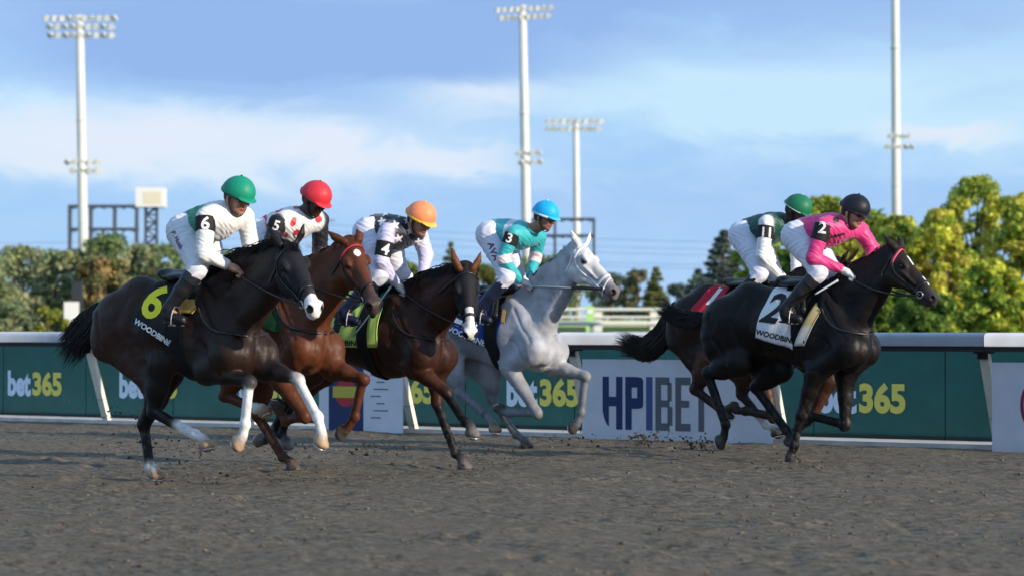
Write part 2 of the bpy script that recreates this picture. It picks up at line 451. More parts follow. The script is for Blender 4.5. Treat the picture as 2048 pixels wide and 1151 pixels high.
WHITE = (.78, .76, .74)
M_coat = lambda: mat('coat_hair', (0, 0, 0), rough=.48, spec=.22, attr=True, nz=.26, nscale=8, bump=.38, bscale=22, bdist=.010, det=8)
M_leather = mat('black_leather', (.012, .011, .012), rough=.42, spec=.5, nz=.2, nscale=40)
M_hood = mat('black_hood_cloth', (.010, .010, .013), rough=.75, spec=.3, nz=.2, nscale=30, bump=.3, bscale=120, bdist=.002)
M_steel = mat('steel', (.55, .55, .56), rough=.3, metal=.9)
M_eye = mat('dark_eye', (.008, .005, .004), rough=.08, spec=.7)
M_hair = mat('black_hair', (.010, .008, .008), rough=.5, spec=.35, nz=.3, nscale=20)

def build_horse(S):
    v0 = S['c'][2]; g = ground_at(*S['c'][:2]); O = g - v0 * R3; O[2] = 0
    fr = Frame(O); Wp = fr.at(*S['W']); O = O + D3 * Wp[0]; fr = Frame(O)
    Wp = fr.at(*S['W']); wv = S.get('wv', Wp[2])
    root = empty('racehorse', O, -HEAD); tag(root, S['label'], 'horse', 'racehorses galloping in the race')
    su = S.get('su', 1.0); ch = S.get('ch', 0.0)
    c1, c2, c3 = S['coat'], S['legs'], S['muzzle']; cb = S.get('belly', c1); cr = S.get('rear', c1)
    Fd = Field(); lat = (0, 1, 0)
    dy = S.get('dz', 0.0)
    # trunk
    Fd.ell((-.12, 0, wv - .41), (.41, .200, .315), .05, c1)
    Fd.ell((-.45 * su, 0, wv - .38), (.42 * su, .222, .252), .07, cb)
    Fd.ell((-.78 * su, 0, wv - .315), (.32 * su, .190, .225), .08, cr)
    Fd.cap((.06, 0, wv - .085), (-.28 * su, 0, wv - .12), .070, .08, .09, c1, lat, .6)
    Fd.cap((-.28 * su, 0, wv - .16), (-.72 * su, 0, wv - .125), .10, .12, .09, c1, lat, .8)
    Fd.cap((-.72 * su, 0, wv - .14), (-1.00 * su, 0, wv - .20), .13, .075, .08, cr, lat, .9)
    Fd.cap((-.98 * su, 0, wv - .18), (-1.10 * su, 0, wv - .21), .042, .034, .03, cr)
    Fd.ell((.20 + ch, 0, wv - .50), (.19, .155, .235), .05, c1)
    for s in (1, -1):
        Fd.ell((.320 + ch, .078 * s, wv - .555), (.088, .074, .12), .035, c1)
        Fd.ell((.27 + ch, .150 * s, wv - .50), (.085, .060, .085), .035, c1)
        Fd.ell((-.87 * su, .105 * s, wv - .34), (.23 * su, .115, .235), .05, cr)
        Fd.cap((-1.00 * su, .090 * s, wv - .30), (-.99 * su, .105 * s, wv - .52), .092, .088, .04, cr)
        Fd.cap((-.68 * su, .115 * s, wv - .20), (-.66 * su, .14 * s, wv - .27), .045, .03, .04, cr)
    NT = len(Fd.P)
    # neck
    P = fr.at(S['poll'][0], S['poll'][1], S['poll'][2]); Mz = fr.at(S['muz'][0], S['muz'][1], S['muz'][2])
    X = unit(Mz - P); Lh = min(max(np.linalg.norm(Mz - P), .56), .63); k_ = Lh / .60
    up = np.array([0, 0, 1.0]) if abs(X[2]) < .9 else np.array([1.0, 0, .3])
    Z = unit(up - X * (X @ up)); Y = np.cross(Z, X); ro = math.radians(S.get('roll', 0))
    Z, Y = Z * math.cos(ro) + Y * math.sin(ro), Y * math.cos(ro) - Z * math.sin(ro)
    def hp(x, y, z): return P + k_ * (X * x + Y * y + Z * z)
    hax = np.stack([X, Y, Z])
    nb = np.array([.12, 0, wv - .36]); ne = hp(.02, 0, -.09)
    bow = S.get('bow', .03)
    mid = (nb + ne) / 2 + np.array([-.02, 0, -bow * .5]); nd_ = unit(ne - nb)
    nlat = unit(np.cross(nd_, np.cross((0, 1, 0), nd_)))
    Fd.cap(nb, mid, .23, .16, .07, c1, nlat, .48); Fd.cap(mid, ne, .16, .105, .06, c1, nlat, .56)
    cw = np.array([-.02, 0, wv - .06]); ce = hp(-.03, 0, -.045); cm = (cw + ce) / 2 + np.cross((0, 1.0, 0), unit(ce - cw)) * -(-bow)
    cm = (cw + ce) / 2 + np.array([-nd_[2], 0, nd_[0]]) * bow
    Fd.cap(cw, cm, .05, .048, .07, c1, nlat, .7); Fd.cap(cm, ce, .048, .05, .07, c1, nlat, .7)
    for s in (1, -1):  # windpipe / jugular groove edges
        Fd.cap(nb + np.array([.10, .045 * s, -.04]), hp(.10, .02 * s, -.17), .075, .045, .05, c1)
    # head
    ck = S.get('hcol', c1); k4 = k_
    H0 = len(Fd.P)
    Fd.ell(hp(.11, 0, -.066), np.array([.135, .084, .088]) * k4, .03, ck, hax)
    Fd.cap(hp(.12, 0, -.06), hp(.47, 0, -.075), .070 * k4, .047 * k4, .03, ck, Y, .85)
    Fd.cap(hp(.15, 0, -.03), hp(.42, 0, -.045), .045 * k4, .028 * k4, .02, ck)
    for s in (1, -1):
        Fd.ell(hp(.17, .045 * s, -.145), np.array([.115, .036, .115]) * k4, .03, ck, hax)
        Fd.cap(hp(.20, .074 * s, -.082), hp(.36, .046 * s, -.092), .017 * k4, .010, .010, ck)
        Fd.ell(hp(.165, .078 * s, -.022), np.array([.045, .020, .024]) * k4, .018, ck, hax)
        Fd.ell(hp(.545, .036 * s, -.075), np.array([.035, .026, .034]) * k4, .018, c3, hax)
        Fd.cap(hp(.10, .05 * s, -.20), hp(.34, .03 * s, -.155), .030 * k4, .022, .03, ck)
    Fd.cap(hp(.30, 0, -.155), hp(.50, 0, -.145), .038 * k4, .026 * k4, .03, ck)
    Fd.ell(hp(.53, 0, -.092), np.array([.065, .052, .058]) * k4, .03, c3, hax)
    Fd.ell(hp(.565, 0, -.118), np.array([.035, .036, .028]) * k4, .015, c3, hax)
    Fd.ell(hp(.525, 0, -.158), np.array([.042, .030, .024]) * k4, .012, c3, hax)
    Fd.cap(hp(.42, 0, -.125), hp(.52, 0, -.12), .045 * k4, .042 * k4, .03, c3, Y, .85)
    ec = S.get('earcol', ck); ea = S.get('ear', (-.02, .02)); el_ = S.get('earlen', .17)
    for s in (1, -1):
        b0 = hp(.015, .055 * s, .02); t0 = hp(.015 + ea[0], (.055 + ea[1]) * s, .02 + el_)
        if 'eartips' in S: t0 = fr.at(*S['eartips'][0 if s < 0 else 1])
        m0 = b0 * .55 + t0 * .45 + hax[1] * s * .010 + unit(t0 - b0) * .0
        Fd.cap(b0, m0, .028, .030, .02, ec, X, .55); Fd.cap(m0, t0, .029, .006, .006, ec, X, .55)
    H1 = len(Fd.P)
    for s in (1, -1):
        Fd.cuts.append((hp(.570, .056 * s, -.068), .023 * k4, .006)); Fd.cuts.append((hp(.552, .060 * s, -.060), .012 * k4, .005))
    Fd.cuts.append((hp(.60, 0, -.142), .012, .006))
    # legs
    joints = {}
    for nm, vs, fore in (('nf', .13, 1), ('ff', -.13, 1), ('nh', .125, 0), ('fh', -.125, 0)):
        pts = S[nm]; o = S.get(nm + 'v', (0, 0, 0, 0)); J = [fr.at(q[0], q[1], vs + o[i]) for i, q in enumerate(pts)]
        joints[nm] = J; sy = -1 if vs > 0 else 1
        sock = S.get(nm + 's', None)   # (colour, where it starts: 0 knee .. 1 fetlock)
        a, b, c, e = J
        cc = S.get(nm + 'c', c2); ca = S.get(nm + 'u', S.get('upleg', c1))
        if fore:
            S0 = np.array([.24 + ch + .25 * max(0, a[0] - .05), .155 * sy, wv - .55]) if 'shp' not in S else np.array(S['shp'])
            Fd.cap((-.02, .095 * sy, wv - .16), S0, .10, .115, .05, c1, (0, 1, 0), .55)
            Fd.cap(S0, a, .105, .088, .05, c1, (0, 1, 0), .8)
            Fd.cap(np.array([-.14, .13 * sy, wv - .40]), a, .11, .085, .05, c1, (0, 1, 0), .6)
            m = a * .55 + b * .45; fw = unit(np.cross(b - a, (0, 1, 0)))
            Fd.cap(a, m, .082, .060, .03, ca); Fd.cap(m, b, .058, .043, .03, ca if sock is None or sock[1] > -.3 else sock[0])
            Fd.cap(a * .9 + b * .1 - fw * .02, a * .4 + b * .6, .06, .035, .03, ca)
            bd = unit(b - a)
            Fd.ell(b, (.055, .041, .040), .03, cc if sock is None or sock[1] > 0 else sock[0], np.stack([unit(c - a), (0, 1, 0), unit(np.cross(unit(c - a), (0, 1, 0)))]))
            ra, rb = .031, .028
        else:
            hip = np.array([-.82 * su, .10 * sy, wv - .36])
            Fd.cap(hip, a, .178, .118, .06, cr, (0, 1, 0), .56)
            Fd.cap(np.array([-.99 * su, .105 * sy, wv - .44]), a * .45 + b * .55, .125, .068, .06, cr, (0, 1, 0), .66)
            m = a * .5 + b * .5
            Fd.cap(a, m, .118, .088, .04, ca, (0, 1, 0), .74); Fd.cap(m, b, .086, .050, .03, None, (0, 1, 0), .8); Fd.kc(a, m, .118, .088, ca); Fd.kc(m, b, .086, .050, cc if S.get('blacklow', 1) else ca)
            gg = unit(a - b); cd = unit(c - b); ou = -(gg + cd); ou = unit(ou) if np.linalg.norm(ou) > .2 else unit(np.cross(gg, (0, 1, 0)))
            if ou[0] > 0 and S.get(nm + 'f') is None: ou = -ou
            hk = b + ou * .045 + gg * .055
            Fd.cap(b + ou * .01, hk, .040, .022, .02, cc); Fd.cap(hk, a * .45 + b * .55 + ou * .02, .016, .030, .025, cc)
            Fd.ell(b, (.062, .042, .046), .02, cc, np.stack([cd, (0, 1, 0), unit(np.cross(cd, (0, 1, 0)))]))
            ra, rb = .036, .031
        dr = unit(c - b); pl = np.array([dr[2], 0, -dr[0]]); pl = unit(pl)      # palmar side
        def sockcol(t): return cc if (sock is None or t < sock[1]) else sock[0]
        Fd.cap(b, c, ra, rb, .014, None); Fd.cap(b + pl * .028, c + pl * .026, .018, .018, .016, None)
        ts = 0 if sock is None else min(max(sock[1], 0), 1)
        if sock is None or sock[1] > 0: Fd.kc(b, b + (c - b) * (1 if sock is None else ts), ra, rb, cc)
        if sock is not None and ts < 1: Fd.kc(b + (c - b) * (ts + .04), c, ra, rb, sock[0])
        fc = cc if sock is None or sock[1] > 1 else sock[0]
        Fd.ell(c, (.044, .036, .040), .015, fc, np.stack([dr, (0, 1, 0), pl])); Fd.ell(c + pl * .022, (.026, .026, .020), .015, fc, np.stack([dr, (0, 1, 0), pl]))
        p = unit(e - c); q2 = np.array([p[2], 0, -p[0]])
        sole = unit(.75 * p + .65 * q2); toe = unit(.65 * p - .75 * q2)
        if S.get(nm + 'g'): sole = np.array([0, 0, -1.0]); toe = np.array([1.0, 0, 0])
        co = e - sole * .045 - toe * .012
        Fd.cap(c, co, .030, .036, .014, fc)
        hc = S.get(nm + 'h', S['hoof']); lt = np.cross(sole, toe)
        Fd.cap(co + sole * .01, e + toe * .006, .040, .050, .006, hc); Fd.ell(e + toe * .022 + sole * .004, (.052, .048, .028), .012, hc, np.stack([toe, lt, sole]))
        Fd.ell(e - toe * .03, (.03, .038, .03), .015, hc, np.stack([toe, lt, sole]))
        joints[nm + 'sole'] = (e, sole, toe, lt)
    V, Q = Fd.mesh(h=S.get('h', .0085)); Q = fixwind(V, Q)
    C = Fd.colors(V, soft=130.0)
    Nv = vnormals(V, Q); side = np.clip((np.abs(Nv[:, 1]) - .15) / .4, 0, 1); dsp = np.zeros(len(V))
    def gd(pts):
        X2 = V[:, [0, 2]]; best = np.full(len(V), 9.0)
        for p0, p1 in zip(pts[:-1], pts[1:]):
            p0 = np.array([p0[0], wv + p0[1]]); p1 = np.array([p1[0], wv + p1[1]]); e = p1 - p0; t = np.clip(((X2 - p0) @ e) / (e @ e), 0, 1); best = np.minimum(best, np.linalg.norm(X2 - p0 - t[:, None] * e, axis=1))
        return best
    trunk = (np.abs(V[:, 1]) > .05) & (V[:, 2] > wv - .78)
    for pts, dep, sg in (([(-.04, -.14), (-.15, -.33), (-.13, -.62)], .013, .030), ([(.03, -.16), (.15, -.34), (.27 + ch, -.46)], .009, .018), ([(-.60 * su, -.20), (-.63 * su, -.42), (-.52 * su, -.62)], .015, .045),
                         ([(-.99 * su, -.26), (-.95 * su, -.46), (-.82 * su, -.66)], .010, .018), ([(-.70 * su, -.14), (-.76 * su, -.32), (-.70 * su, -.52)], .007, .030), ([(.05, -.46), (.16, -.58), (.22 + ch, -.70)], .009, .020)):
        dsp -= dep * np.exp(-(gd(pts) / sg) ** 2) * side * trunk
    for i in range(7):
        x0 = -.26 * su - .050 * i; dsp -= .0030 * np.exp(-(gd([(x0, -.26), (x0 - .05, -.42), (x0 - .02, -.56)]) / .012) ** 2) * side * trunk
    fr_ = np.clip(Nv[:, 0] * 1.5 - .2, 0, 1) * ((V[:, 0] > .18) & (V[:, 2] < wv - .40) & (V[:, 2] > wv - .74))
    dsp -= .012 * np.exp(-(V[:, 1] / .020) ** 2) * fr_
    lm = fbm2(V[:, 0] * 6 + V[:, 1] * 3, V[:, 2] * 7 + V[:, 1] * 4, 3); dsp += .010 * lm * (V[:, 2] > .75)
    lt_ = fbm2(V[:, 0] * 26 + V[:, 1] * 17, V[:, 2] * 19 - V[:, 1] * 13, 2); dsp += .0022 * lt_
    V = V + Nv * dsp[:, None]
    # markings in the head frame
    hl = (V - P) @ hax.T / k_; hx, hy, hz = hl.T
    sky = ~((hx < -.2) | (hx > .75) | (np.abs(hy) > .2) | (np.abs(hz) > .35))
    mz = np.clip((hx - .36) / .12, 0, 1) * sky * .85
    C = C * (1 - mz[:, None]) + np.array(c3) * mz[:, None]
    for mk in S.get('marks', []):
        m = sky & mk(hx, hy, hz); C[m] = WHITE
    dn = sky & (((hx - .572) ** 2 + (np.abs(hy) - .05) ** 2 + (hz + .07) ** 2) < .0009); C[dn] = (.012, .008, .008)
    dn_ = np.clip(fbm2(V[:, 2] * 30 + V[:, 1] * 21, V[:, 0] * 34 + V[:, 1] * 11, 3) * 2.2, 0, 1) * np.clip((.62 - V[:, 2]) / .35, 0, 1) * .55
    C = C * (1 - dn_[:, None]) + np.array([.11, .095, .078]) * dn_[:, None]
    for s in (1, -1):
        C[sky & (((hx - .172) / .034) ** 2 + ((hz + .050) / .021) ** 2 < 1) & (hy * s > .04)] *= .25
    C[sky & (np.abs(hz + .128 - (hx - .5) * .12) < .0045) & (hx > .44) & (hx < .585)] *= .25
    if 'paint' in S: C = S['paint'](V, C, wv, hl, sky)
    body = mesh_np('body', V, Q, M_coat(), root, C)
    bvh = bvh_of(V, Q)
    Tt = Field(); Tt.P = Fd.P[:NT]; Vt, Qt = Tt.mesh(h=.02); tbvh = bvh_of(Vt, Qt)
    # horseshoes
    for nm in ('nf', 'ff', 'nh', 'fh'):
        e, sole, toe, lt = joints[nm + 'sole']; mb = MB(); pts = []
        for i in range(9):
            a = math.radians(-140 + 280 * i / 8); pts.append(e + toe * .014 + (toe * math.cos(a) * .048 + lt * math.sin(a) * .042) + sole * .032)
        mb.tube(pts, .006, 5); mb.build('horseshoe', M_steel, root, True, world=False)
    for s in (1, -1):
        mb = MB(); pe, qe = cast(bvh, hp(.170, .35 * s, -.052), -Y * s, .5); c0 = pe - qe * .011 if pe is not None else hp(.165, .072 * s, -.05)
        n = 10; m = 6; Vv = []; 
        for i in range(m + 1):
            th = math.pi * i / m
            for j in range(n): Vv.append(c0 + .0235 * np.array([math.sin(th) * math.cos(2 * math.pi * j / n), math.sin(th) * math.sin(2 * math.pi * j / n), math.cos(th)]))
        mb.add(Vv, [(i * n + j, (i + 1) * n + j, (i + 1) * n + (j + 1) % n, i * n + (j + 1) % n) for i in range(m) for j in range(n)])
        mb.build('eye', M_eye, root, True, world=False)
    # blinker hood
    if S.get('hood'):
        Hd = Field(); Hd.P = [p for p in Fd.P[H0:H1 - 4]]
        for p in Fd.P[H0 - 8:H0]: pass
        Hd.cap(hp(-.10, 0, -.13), hp(.06, 0, -.09), .088, .095, .04, None, Y, .62); Hd.cap(hp(-.10, 0, -.055), hp(.02, 0, -.05), .048, .05, .04, None)
        for s in (1, -1):
            Hd.cuts.append((hp(.175, .10 * s, -.055), .036, .004))
        V2, Q2 = Hd.mesh(h=.009, inflate=.007, cuts=[(hp(S['hood'], 0, 0), X + Z * .25), (hp(-.075, 0, 0), -X - Z * .15)]); Q2 = fixwind(V2, Q2)
        mesh_np('blinker_hood', V2, Q2, M_hood, root)
        bvh_head = bvh_of(np.concatenate([V, V2]), np.concatenate([Q, Q2 + len(V)]))
    else: bvh_head = bvh
    # ---- bridle
    def hcast(x, z, s):
        o = hp(x, .35 * s, z); return cast(bvh_head, o, -Y * s, .5)
    def loop(x, tilt, n, width, name, material, phis=(0, 360), off=.002, zc=-.085):
        pts = []; nn = []
        c0 = hp(x, 0, zc); T = unit(X * math.cos(tilt) + Z * math.sin(tilt)); A2 = np.cross(Y, T) * -1
        A2 = unit(Z - T * (T @ Z))
        for i in range(n + (0 if phis == (0, 360) else 1)):
            a = math.radians(phis[0] + (phis[1] - phis[0]) * i / n); dv = Y * math.sin(a) + A2 * math.cos(a)
            p, q = cast(bvh_head, c0 + dv * .3, -dv, .4)
            if p is None: continue
            pts.append(p + q * off); nn.append(dv)
        mb = MB(); ribbon(mb, pts, nn, width, .005, phis == (0, 360)); return mb.build(name, material, root, True, world=False)
    bm_, bb = S['bridle'], S.get('browband', S['bridle'])
    nose = loop(.40, -.12, 28, .022, 'noseband', S.get('noseband', bm_))
    if S.get('nose2'): loop(.46, .25, 28, .016, 'figure_eight_strap', S['nose2'])
    if S.get('sheep'): # roll of wool on the noseband
        pass
    loop(.085, .30, 20, .022, 'browband', bb, (-95, 95))
    for s in (1, -1):
        pts = []; nn = []
        for i in range(12):
            t = i / 11; x = .040 + t ** 1.35 * .41; z = -.015 - .118 * min(1, t * 2.5) ** .8
            p, q = hcast(x, z, s)
            if p is not None: pts.append(p + q * .004); nn.append(q)
        mb = MB(); ribbon(mb, pts, nn, .018, .004); mb.build('cheek_strap', bm_, root, True, world=False)
        pts = []; nn = []
        for i in range(10):
            t = i / 9; p, q = hcast(.03 + .05 * t, -.01 - .22 * t, s)
            if p is not None: pts.append(p + q * .004); nn.append(q)
        if len(pts) > 3:
            mb = MB(); ribbon(mb, pts, nn, .016, .004); mb.build('throat_latch', bm_, root, True, world=False)
    bits = {}
    for s in (1, -1):
        p, q = hcast(.455, -.125, s)
        if p is None: p = hp(.455, .05 * s, -.125)
        p = p + Y * s * .012; bits[s] = p; mb = MB()
        mb.tube([p + .027 * (X * math.cos(a) + Z * math.sin(a)) for a in np.linspace(0, 2 * math.pi, 17)], .0045, 6, False); mb.build('bit_ring', M_steel, root, True, world=False)
    # ---- hair
    rnd = random.Random(S['num'] * 13)
    crest = [hp(-.05 + .02, 0, .012)]
    for i in range(1, 12):
        t = i / 11; b0 = np.array(ce) * (1 - t) + np.array(cw) * t + np.array([-nd_[2], 0, nd_[0]]) * bow * 4 * t * (1 - t)
        p, q = cast(bvh, b0 + np.array([-nd_[2], 0, nd_[0]]) * .3, -np.array([-nd_[2], 0, nd_[0]]), .5)
        if p is not None: crest.append(p - q * .01)
    hm = S.get('hairm', M_hair); mn = S.get('mane', dict(n=420, len=.12, lift=.5, side=-1))
    def manedir(b, s, L, rr, segs):
        back = -nd_; upv = np.array([-nd_[2], 0, nd_[0]])
        sd = mn['side'] if rr.random() < mn.get('bias', .8) else -mn['side']
        lift = mn['lift'] * (.5 + rr.random()); dirv = unit(upv * lift + back * (.5 + .6 * rr.random()) + np.array([0, sd * (.25 + .4 * rr.random()), 0])); p = b.copy(); out = [p.copy()]
        for i in range(segs):
            p = p + dirv * L / segs; dirv = unit(dirv + np.array([0, .10 * sd, -.34])); out.append(p.copy())
        return out
    V2, Q2 = locks(crest, mn['n'], .008, mn['len'], .0065, rnd, manedir); mesh_np('mane', V2, Q2, hm, root)
    if mn.get('forelock', True):
        def fdir(b, s, L, rr, segs):
            dv = unit(X * .6 + Z * .35 + Y * rr.uniform(-.5, .5)); p = b.copy(); out = [p.copy()]
            for i in range(segs): p = p + dv * L / segs; dv = unit(dv + X * .12 - Z * .22); out.append(p.copy())
            return out
        V2, Q2 = locks([hp(0, -.02, .03), hp(.02, .02, .03)], 60, .006, .10, .005, rnd, fdir); mesh_np('forelock', V2, Q2, hm, root)
    tl = [fr.at(q[0], q[1], q[2] if len(q) > 2 else 0) for q in S['tail']]; tw = [w_ * .8 for w_ in S['tailw']]
    tl[0] = np.array([-1.10 * su, 0, wv - .19]) if S.get('tailfix', True) else tl[0]
    TL = np.array(tl)
    def taildir(b, s, L, rr, segs):
        off0 = np.array([rr.gauss(0, 1) for _ in range(3)]) ; off0 = off0 / max(1, np.linalg.norm(off0) / 1.6); tend = .50 + .68 * rr.random() ** .8; st = .5 * rr.random() ** 2.2
        out = []; n = 7
        for i in range(n + 1):
            t = st + (tend - st) * i / n; f = t * (len(TL) - 1); j = min(int(f), len(TL) - 2); f -= j   # may run past the end: loose wisps
            w = np.interp(t, np.linspace(0, 1, len(tw)), tw)
            out.append(TL[j] * (1 - f) + TL[j + 1] * f + off0 * w * np.array([1, .6, 1]) + np.array([rr.gauss(0, .006), 0, rr.gauss(0, .007)]) + np.array([-.10 * max(0, t - .8), 0, .5 * max(0, t - .9) * off0[2] * .2]))
        return out
    V2, Q2 = locks([TL[0], TL[0] + .001], int(1.7 * S.get('tailn', 520)), .001, 1, .0062, rnd, taildir); mesh_np('tail', V2, Q2, S.get('tailm', hm), root)
    # ---- cloths wrapped over the back
    wc = wv - .42
    def theta_of(px, py):
        p, q = local_cast(fr, tbvh, px, py)
        if p is None: p = fr.at(px, py, .2)
        return p[0], math.atan2(-p[1], p[2] - wc)          # 0 = top, positive = near side
    def wrap(name, ua, ub, th0, th1, material, off=.012, n=26, m=14, ripple=.004, col=None, flare=0.0, thick=.006, thr=None, thf=None):
        """ua(th), ub(th): rear and front edge as functions of the angle"""
        G = []; Nn = []
        for i in range(n + 1):
            for j in range(m + 1):
                th = th0 + (th1 - th0) * i / n
                if thr is not None: th = (2 * i / n - 1) * (thr + (thf - thr) * j / m)
                a = ua(th); b = ub(th); u = a + (b - a) * j / m
                dv = np.array([0, -math.sin(th), math.cos(th)]); o = np.array([u, 0, wc]) + dv * .9
                p, q = cast(tbvh, o, -dv, .88)
                if p is None: p = np.array([u, 0, wc]) + dv * .3; q = dv
                q = dv; ww = abs(th) / 1.5
                p = p + q * (off + ripple * math.sin(u * 40 + th * 5) * ww + ripple * .8 * math.sin(th * 17 + u * 13) * ww + flare * max(0, abs(th) - 1.0))
                G.append(p); Nn.append(q)
        G = np.array(G); Nn = np.array(Nn)
        # smooth a little
        g = G.reshape(n + 1, m + 1, 3)
        for _ in range(2):
            s = g.copy(); s[1:-1] = (g[:-2] + g[2:] + 2 * g[1:-1]) / 4; g = s; s = g.copy(); s[:, 1:-1] = (g[:, :-2] + g[:, 2:] + 2 * g[:, 1:-1]) / 4; g = s
        G = g.reshape(-1, 3); k = len(G); V3 = np.concatenate([G, G - Nn * thick])
        Q3 = []
        for i in range(n):
            for j in range(m):
                a = i * (m + 1) + j; Q3.append((a, a + 1, a + m + 2, a + m + 1)); Q3.append((k + a, k + a + m + 1, k + a + m + 2, k + a + 1))
        for i in range(n):
            for j in (0, m): a = i * (m + 1) + j; b = a + m + 1; Q3.append((a, b, k + b, k + a))
        for i in (0, n):
            for j in range(m): a = i * (m + 1) + j; Q3.append((a, a + 1, k + a + 1, k + a))
        cc = None if col is None else np.concatenate([np.array([col((th0 + (th1 - th0) * (i // (m + 1)) / n), (i % (m + 1)) / m) for i in range(k)])] * 2)
        return mesh_np(name, V3, np.array(Q3), material, root, cc), bvh_of(V3, np.array(Q3))
    def edge(top, bot):      # linear edge between two (u, th) points, mirrored
        def f(th):
            a = abs(th); t = (a - top[1]) / (bot[1] - top[1] + 1e-9); t = min(t, 1.3)
            return top[0] + (bot[0] - top[0]) * max(t, -top[1] / (bot[1] - top[1] + 1e-9))
        return f
    cl = S['cloth']           # px: rear top, rear bottom, front bottom, front top
    q = [theta_of(*p) for p in cl['px']]
    thm = (q[1][1] + q[2][1]) / 2
    if S.get('dbg'): print(S['num'], 'cloth', [(round(a, 2), round(b, 2)) for a, b in q])
    tow, tb = wrap('saddle_towel', edge(q[0], q[1]), edge(q[3], q[2]), -thm, thm, cl['mat'], .012, 36, 18, thr=q[1][1] + cl.get('ex', 0), thf=q[2][1] + cl.get('ex', 0))
    for t in cl.get('text', []):
        decal(fr, tb, t['s'], t['c'], t['h'], t['a'], 'lettering' if len(t['s']) > 2 else 'number', t['m'], tow, t.get('sx', 1), t.get('bold', .03), .004, t.get('shear', 0), seg=.2)
    if 'pad' in S:
        pd = S['pad']; q = [theta_of(*p) for p in pd['px']]; thm = (q[1][1] + q[2][1]) / 2
        if S.get('dbg'): print('   pad', [(round(a, 2), round(b, 2)) for a, b in q])
        gold = pd.get('gold', .45)
        wrap('saddle_pad', edge(q[0], q[1]), edge(q[3], q[2]), -thm, thm, mat('pad_felt', (0, 0, 0), attr=True, rough=.85, spec=.2), .020, 30, 6,
             col=lambda th, t: pd['c2'] if abs(th) > thm * gold else pd['c1'])
    # girth, saddle
    gu = S.get('girth_u', (-.22, -.10))
    wrap('girth', lambda th: gu[0] + (.03 if abs(th) > 2 else 0), lambda th: gu[1] + (.03 if abs(th) > 2 else 0), -math.pi, math.pi, S.get('girthm', mat('girth_black', (.007, .007, .008), rough=.7, spec=.2)), .017, 48, 4, 0, thick=.004)
    sd = Field(); st = cast(bvh, (-.25, 0, wv + .5), (0, 0, -1))[0][2]
    sd.cap((-.12, 0, st + .035), (-.40, 0, st + .03), .04, .045, .03); sd.ell((-.28, 0, st + .02), (.19, .13, .035), .03); sd.ell((-.44, 0, st + .05), (.05, .10, .035), .03)
    sd.ell((-.10, 0, st + .05), (.04, .06, .04), .03)
    for s in (1, -1): sd.cap((-.18, .13 * s, st - .02), (-.12, .24 * s, st - .20), .03, .035, .03, None, (0, 1, 0), .4)
    V2, Q2 = sd.mesh(h=.012, pad=.02); mesh_np('saddle', V2, fixwind(V2, Q2), S.get('saddlem', M_leather), root)
    # yoke / breast strap
    if S.get('yoke', True):
        pts = []; nn = []
        for i in range(25):
            a = math.radians(-150 + 300 * i / 24)
            bx = np.array([.10, 0, wv - .42]); dv = unit(np.array([.55 * math.cos(a) + .2, math.sin(a) * 1.0, .35 - .35 * math.cos(a)]))
            p, q = cast(bvh, bx + dv * .8, -dv, .8)
            if p is not None: pts.append(p + q * .004); nn.append(q)
        mb = MB(); ribbon(mb, pts, nn, .022, .005); mb.build('breast_strap', M_leather, root, True, world=False)
    return dict(root=root, fr=fr, bvh=bvh, bits=bits, wv=wv, hp=hp, joints=joints, spec=S)
# ------------------------------------------------------------------ riders
def hand_prims(Fd, wr, hc, latv, col, thumb=1):
    f = unit(hc - wr); n = unit(np.cross(f, latv)); 
    if n[2] < 0: n = -n
    s = np.cross(n, f)
    Fd.cap(wr, hc - f * .01, .026, .030, .012, col)
    Fd.ell(hc, (.045, .042, .024), .008, col, np.stack([f, s, n]))
    for i in range(4):
        o = s * (i - 1.5) * .0205; ln = (.030, .034, .033, .027)[i]
        k0 = hc + f * .034 + o + n * .006; k1 = k0 + f * ln * .8 - n * .010; k2 = k1 - n * .026 - f * .002; k3 = k2 - f * .024
        Fd.cap(k0 - f * .012, k1, .0115, .0105, .004, col); Fd.cap(k1, k2, .0105, .0095, .003, col); Fd.cap(k2, k3, .0095, .0085, .003, col)
    b = hc + s * .036 * thumb - f * .02; m = b + f * .030 + s * .012 * thumb - n * .006
    Fd.cap(b, m, .014, .0115, .008, col); Fd.cap(m, m + f * .026 - s * .014 * thumb - n * .004, .0112, .009, .003, col)
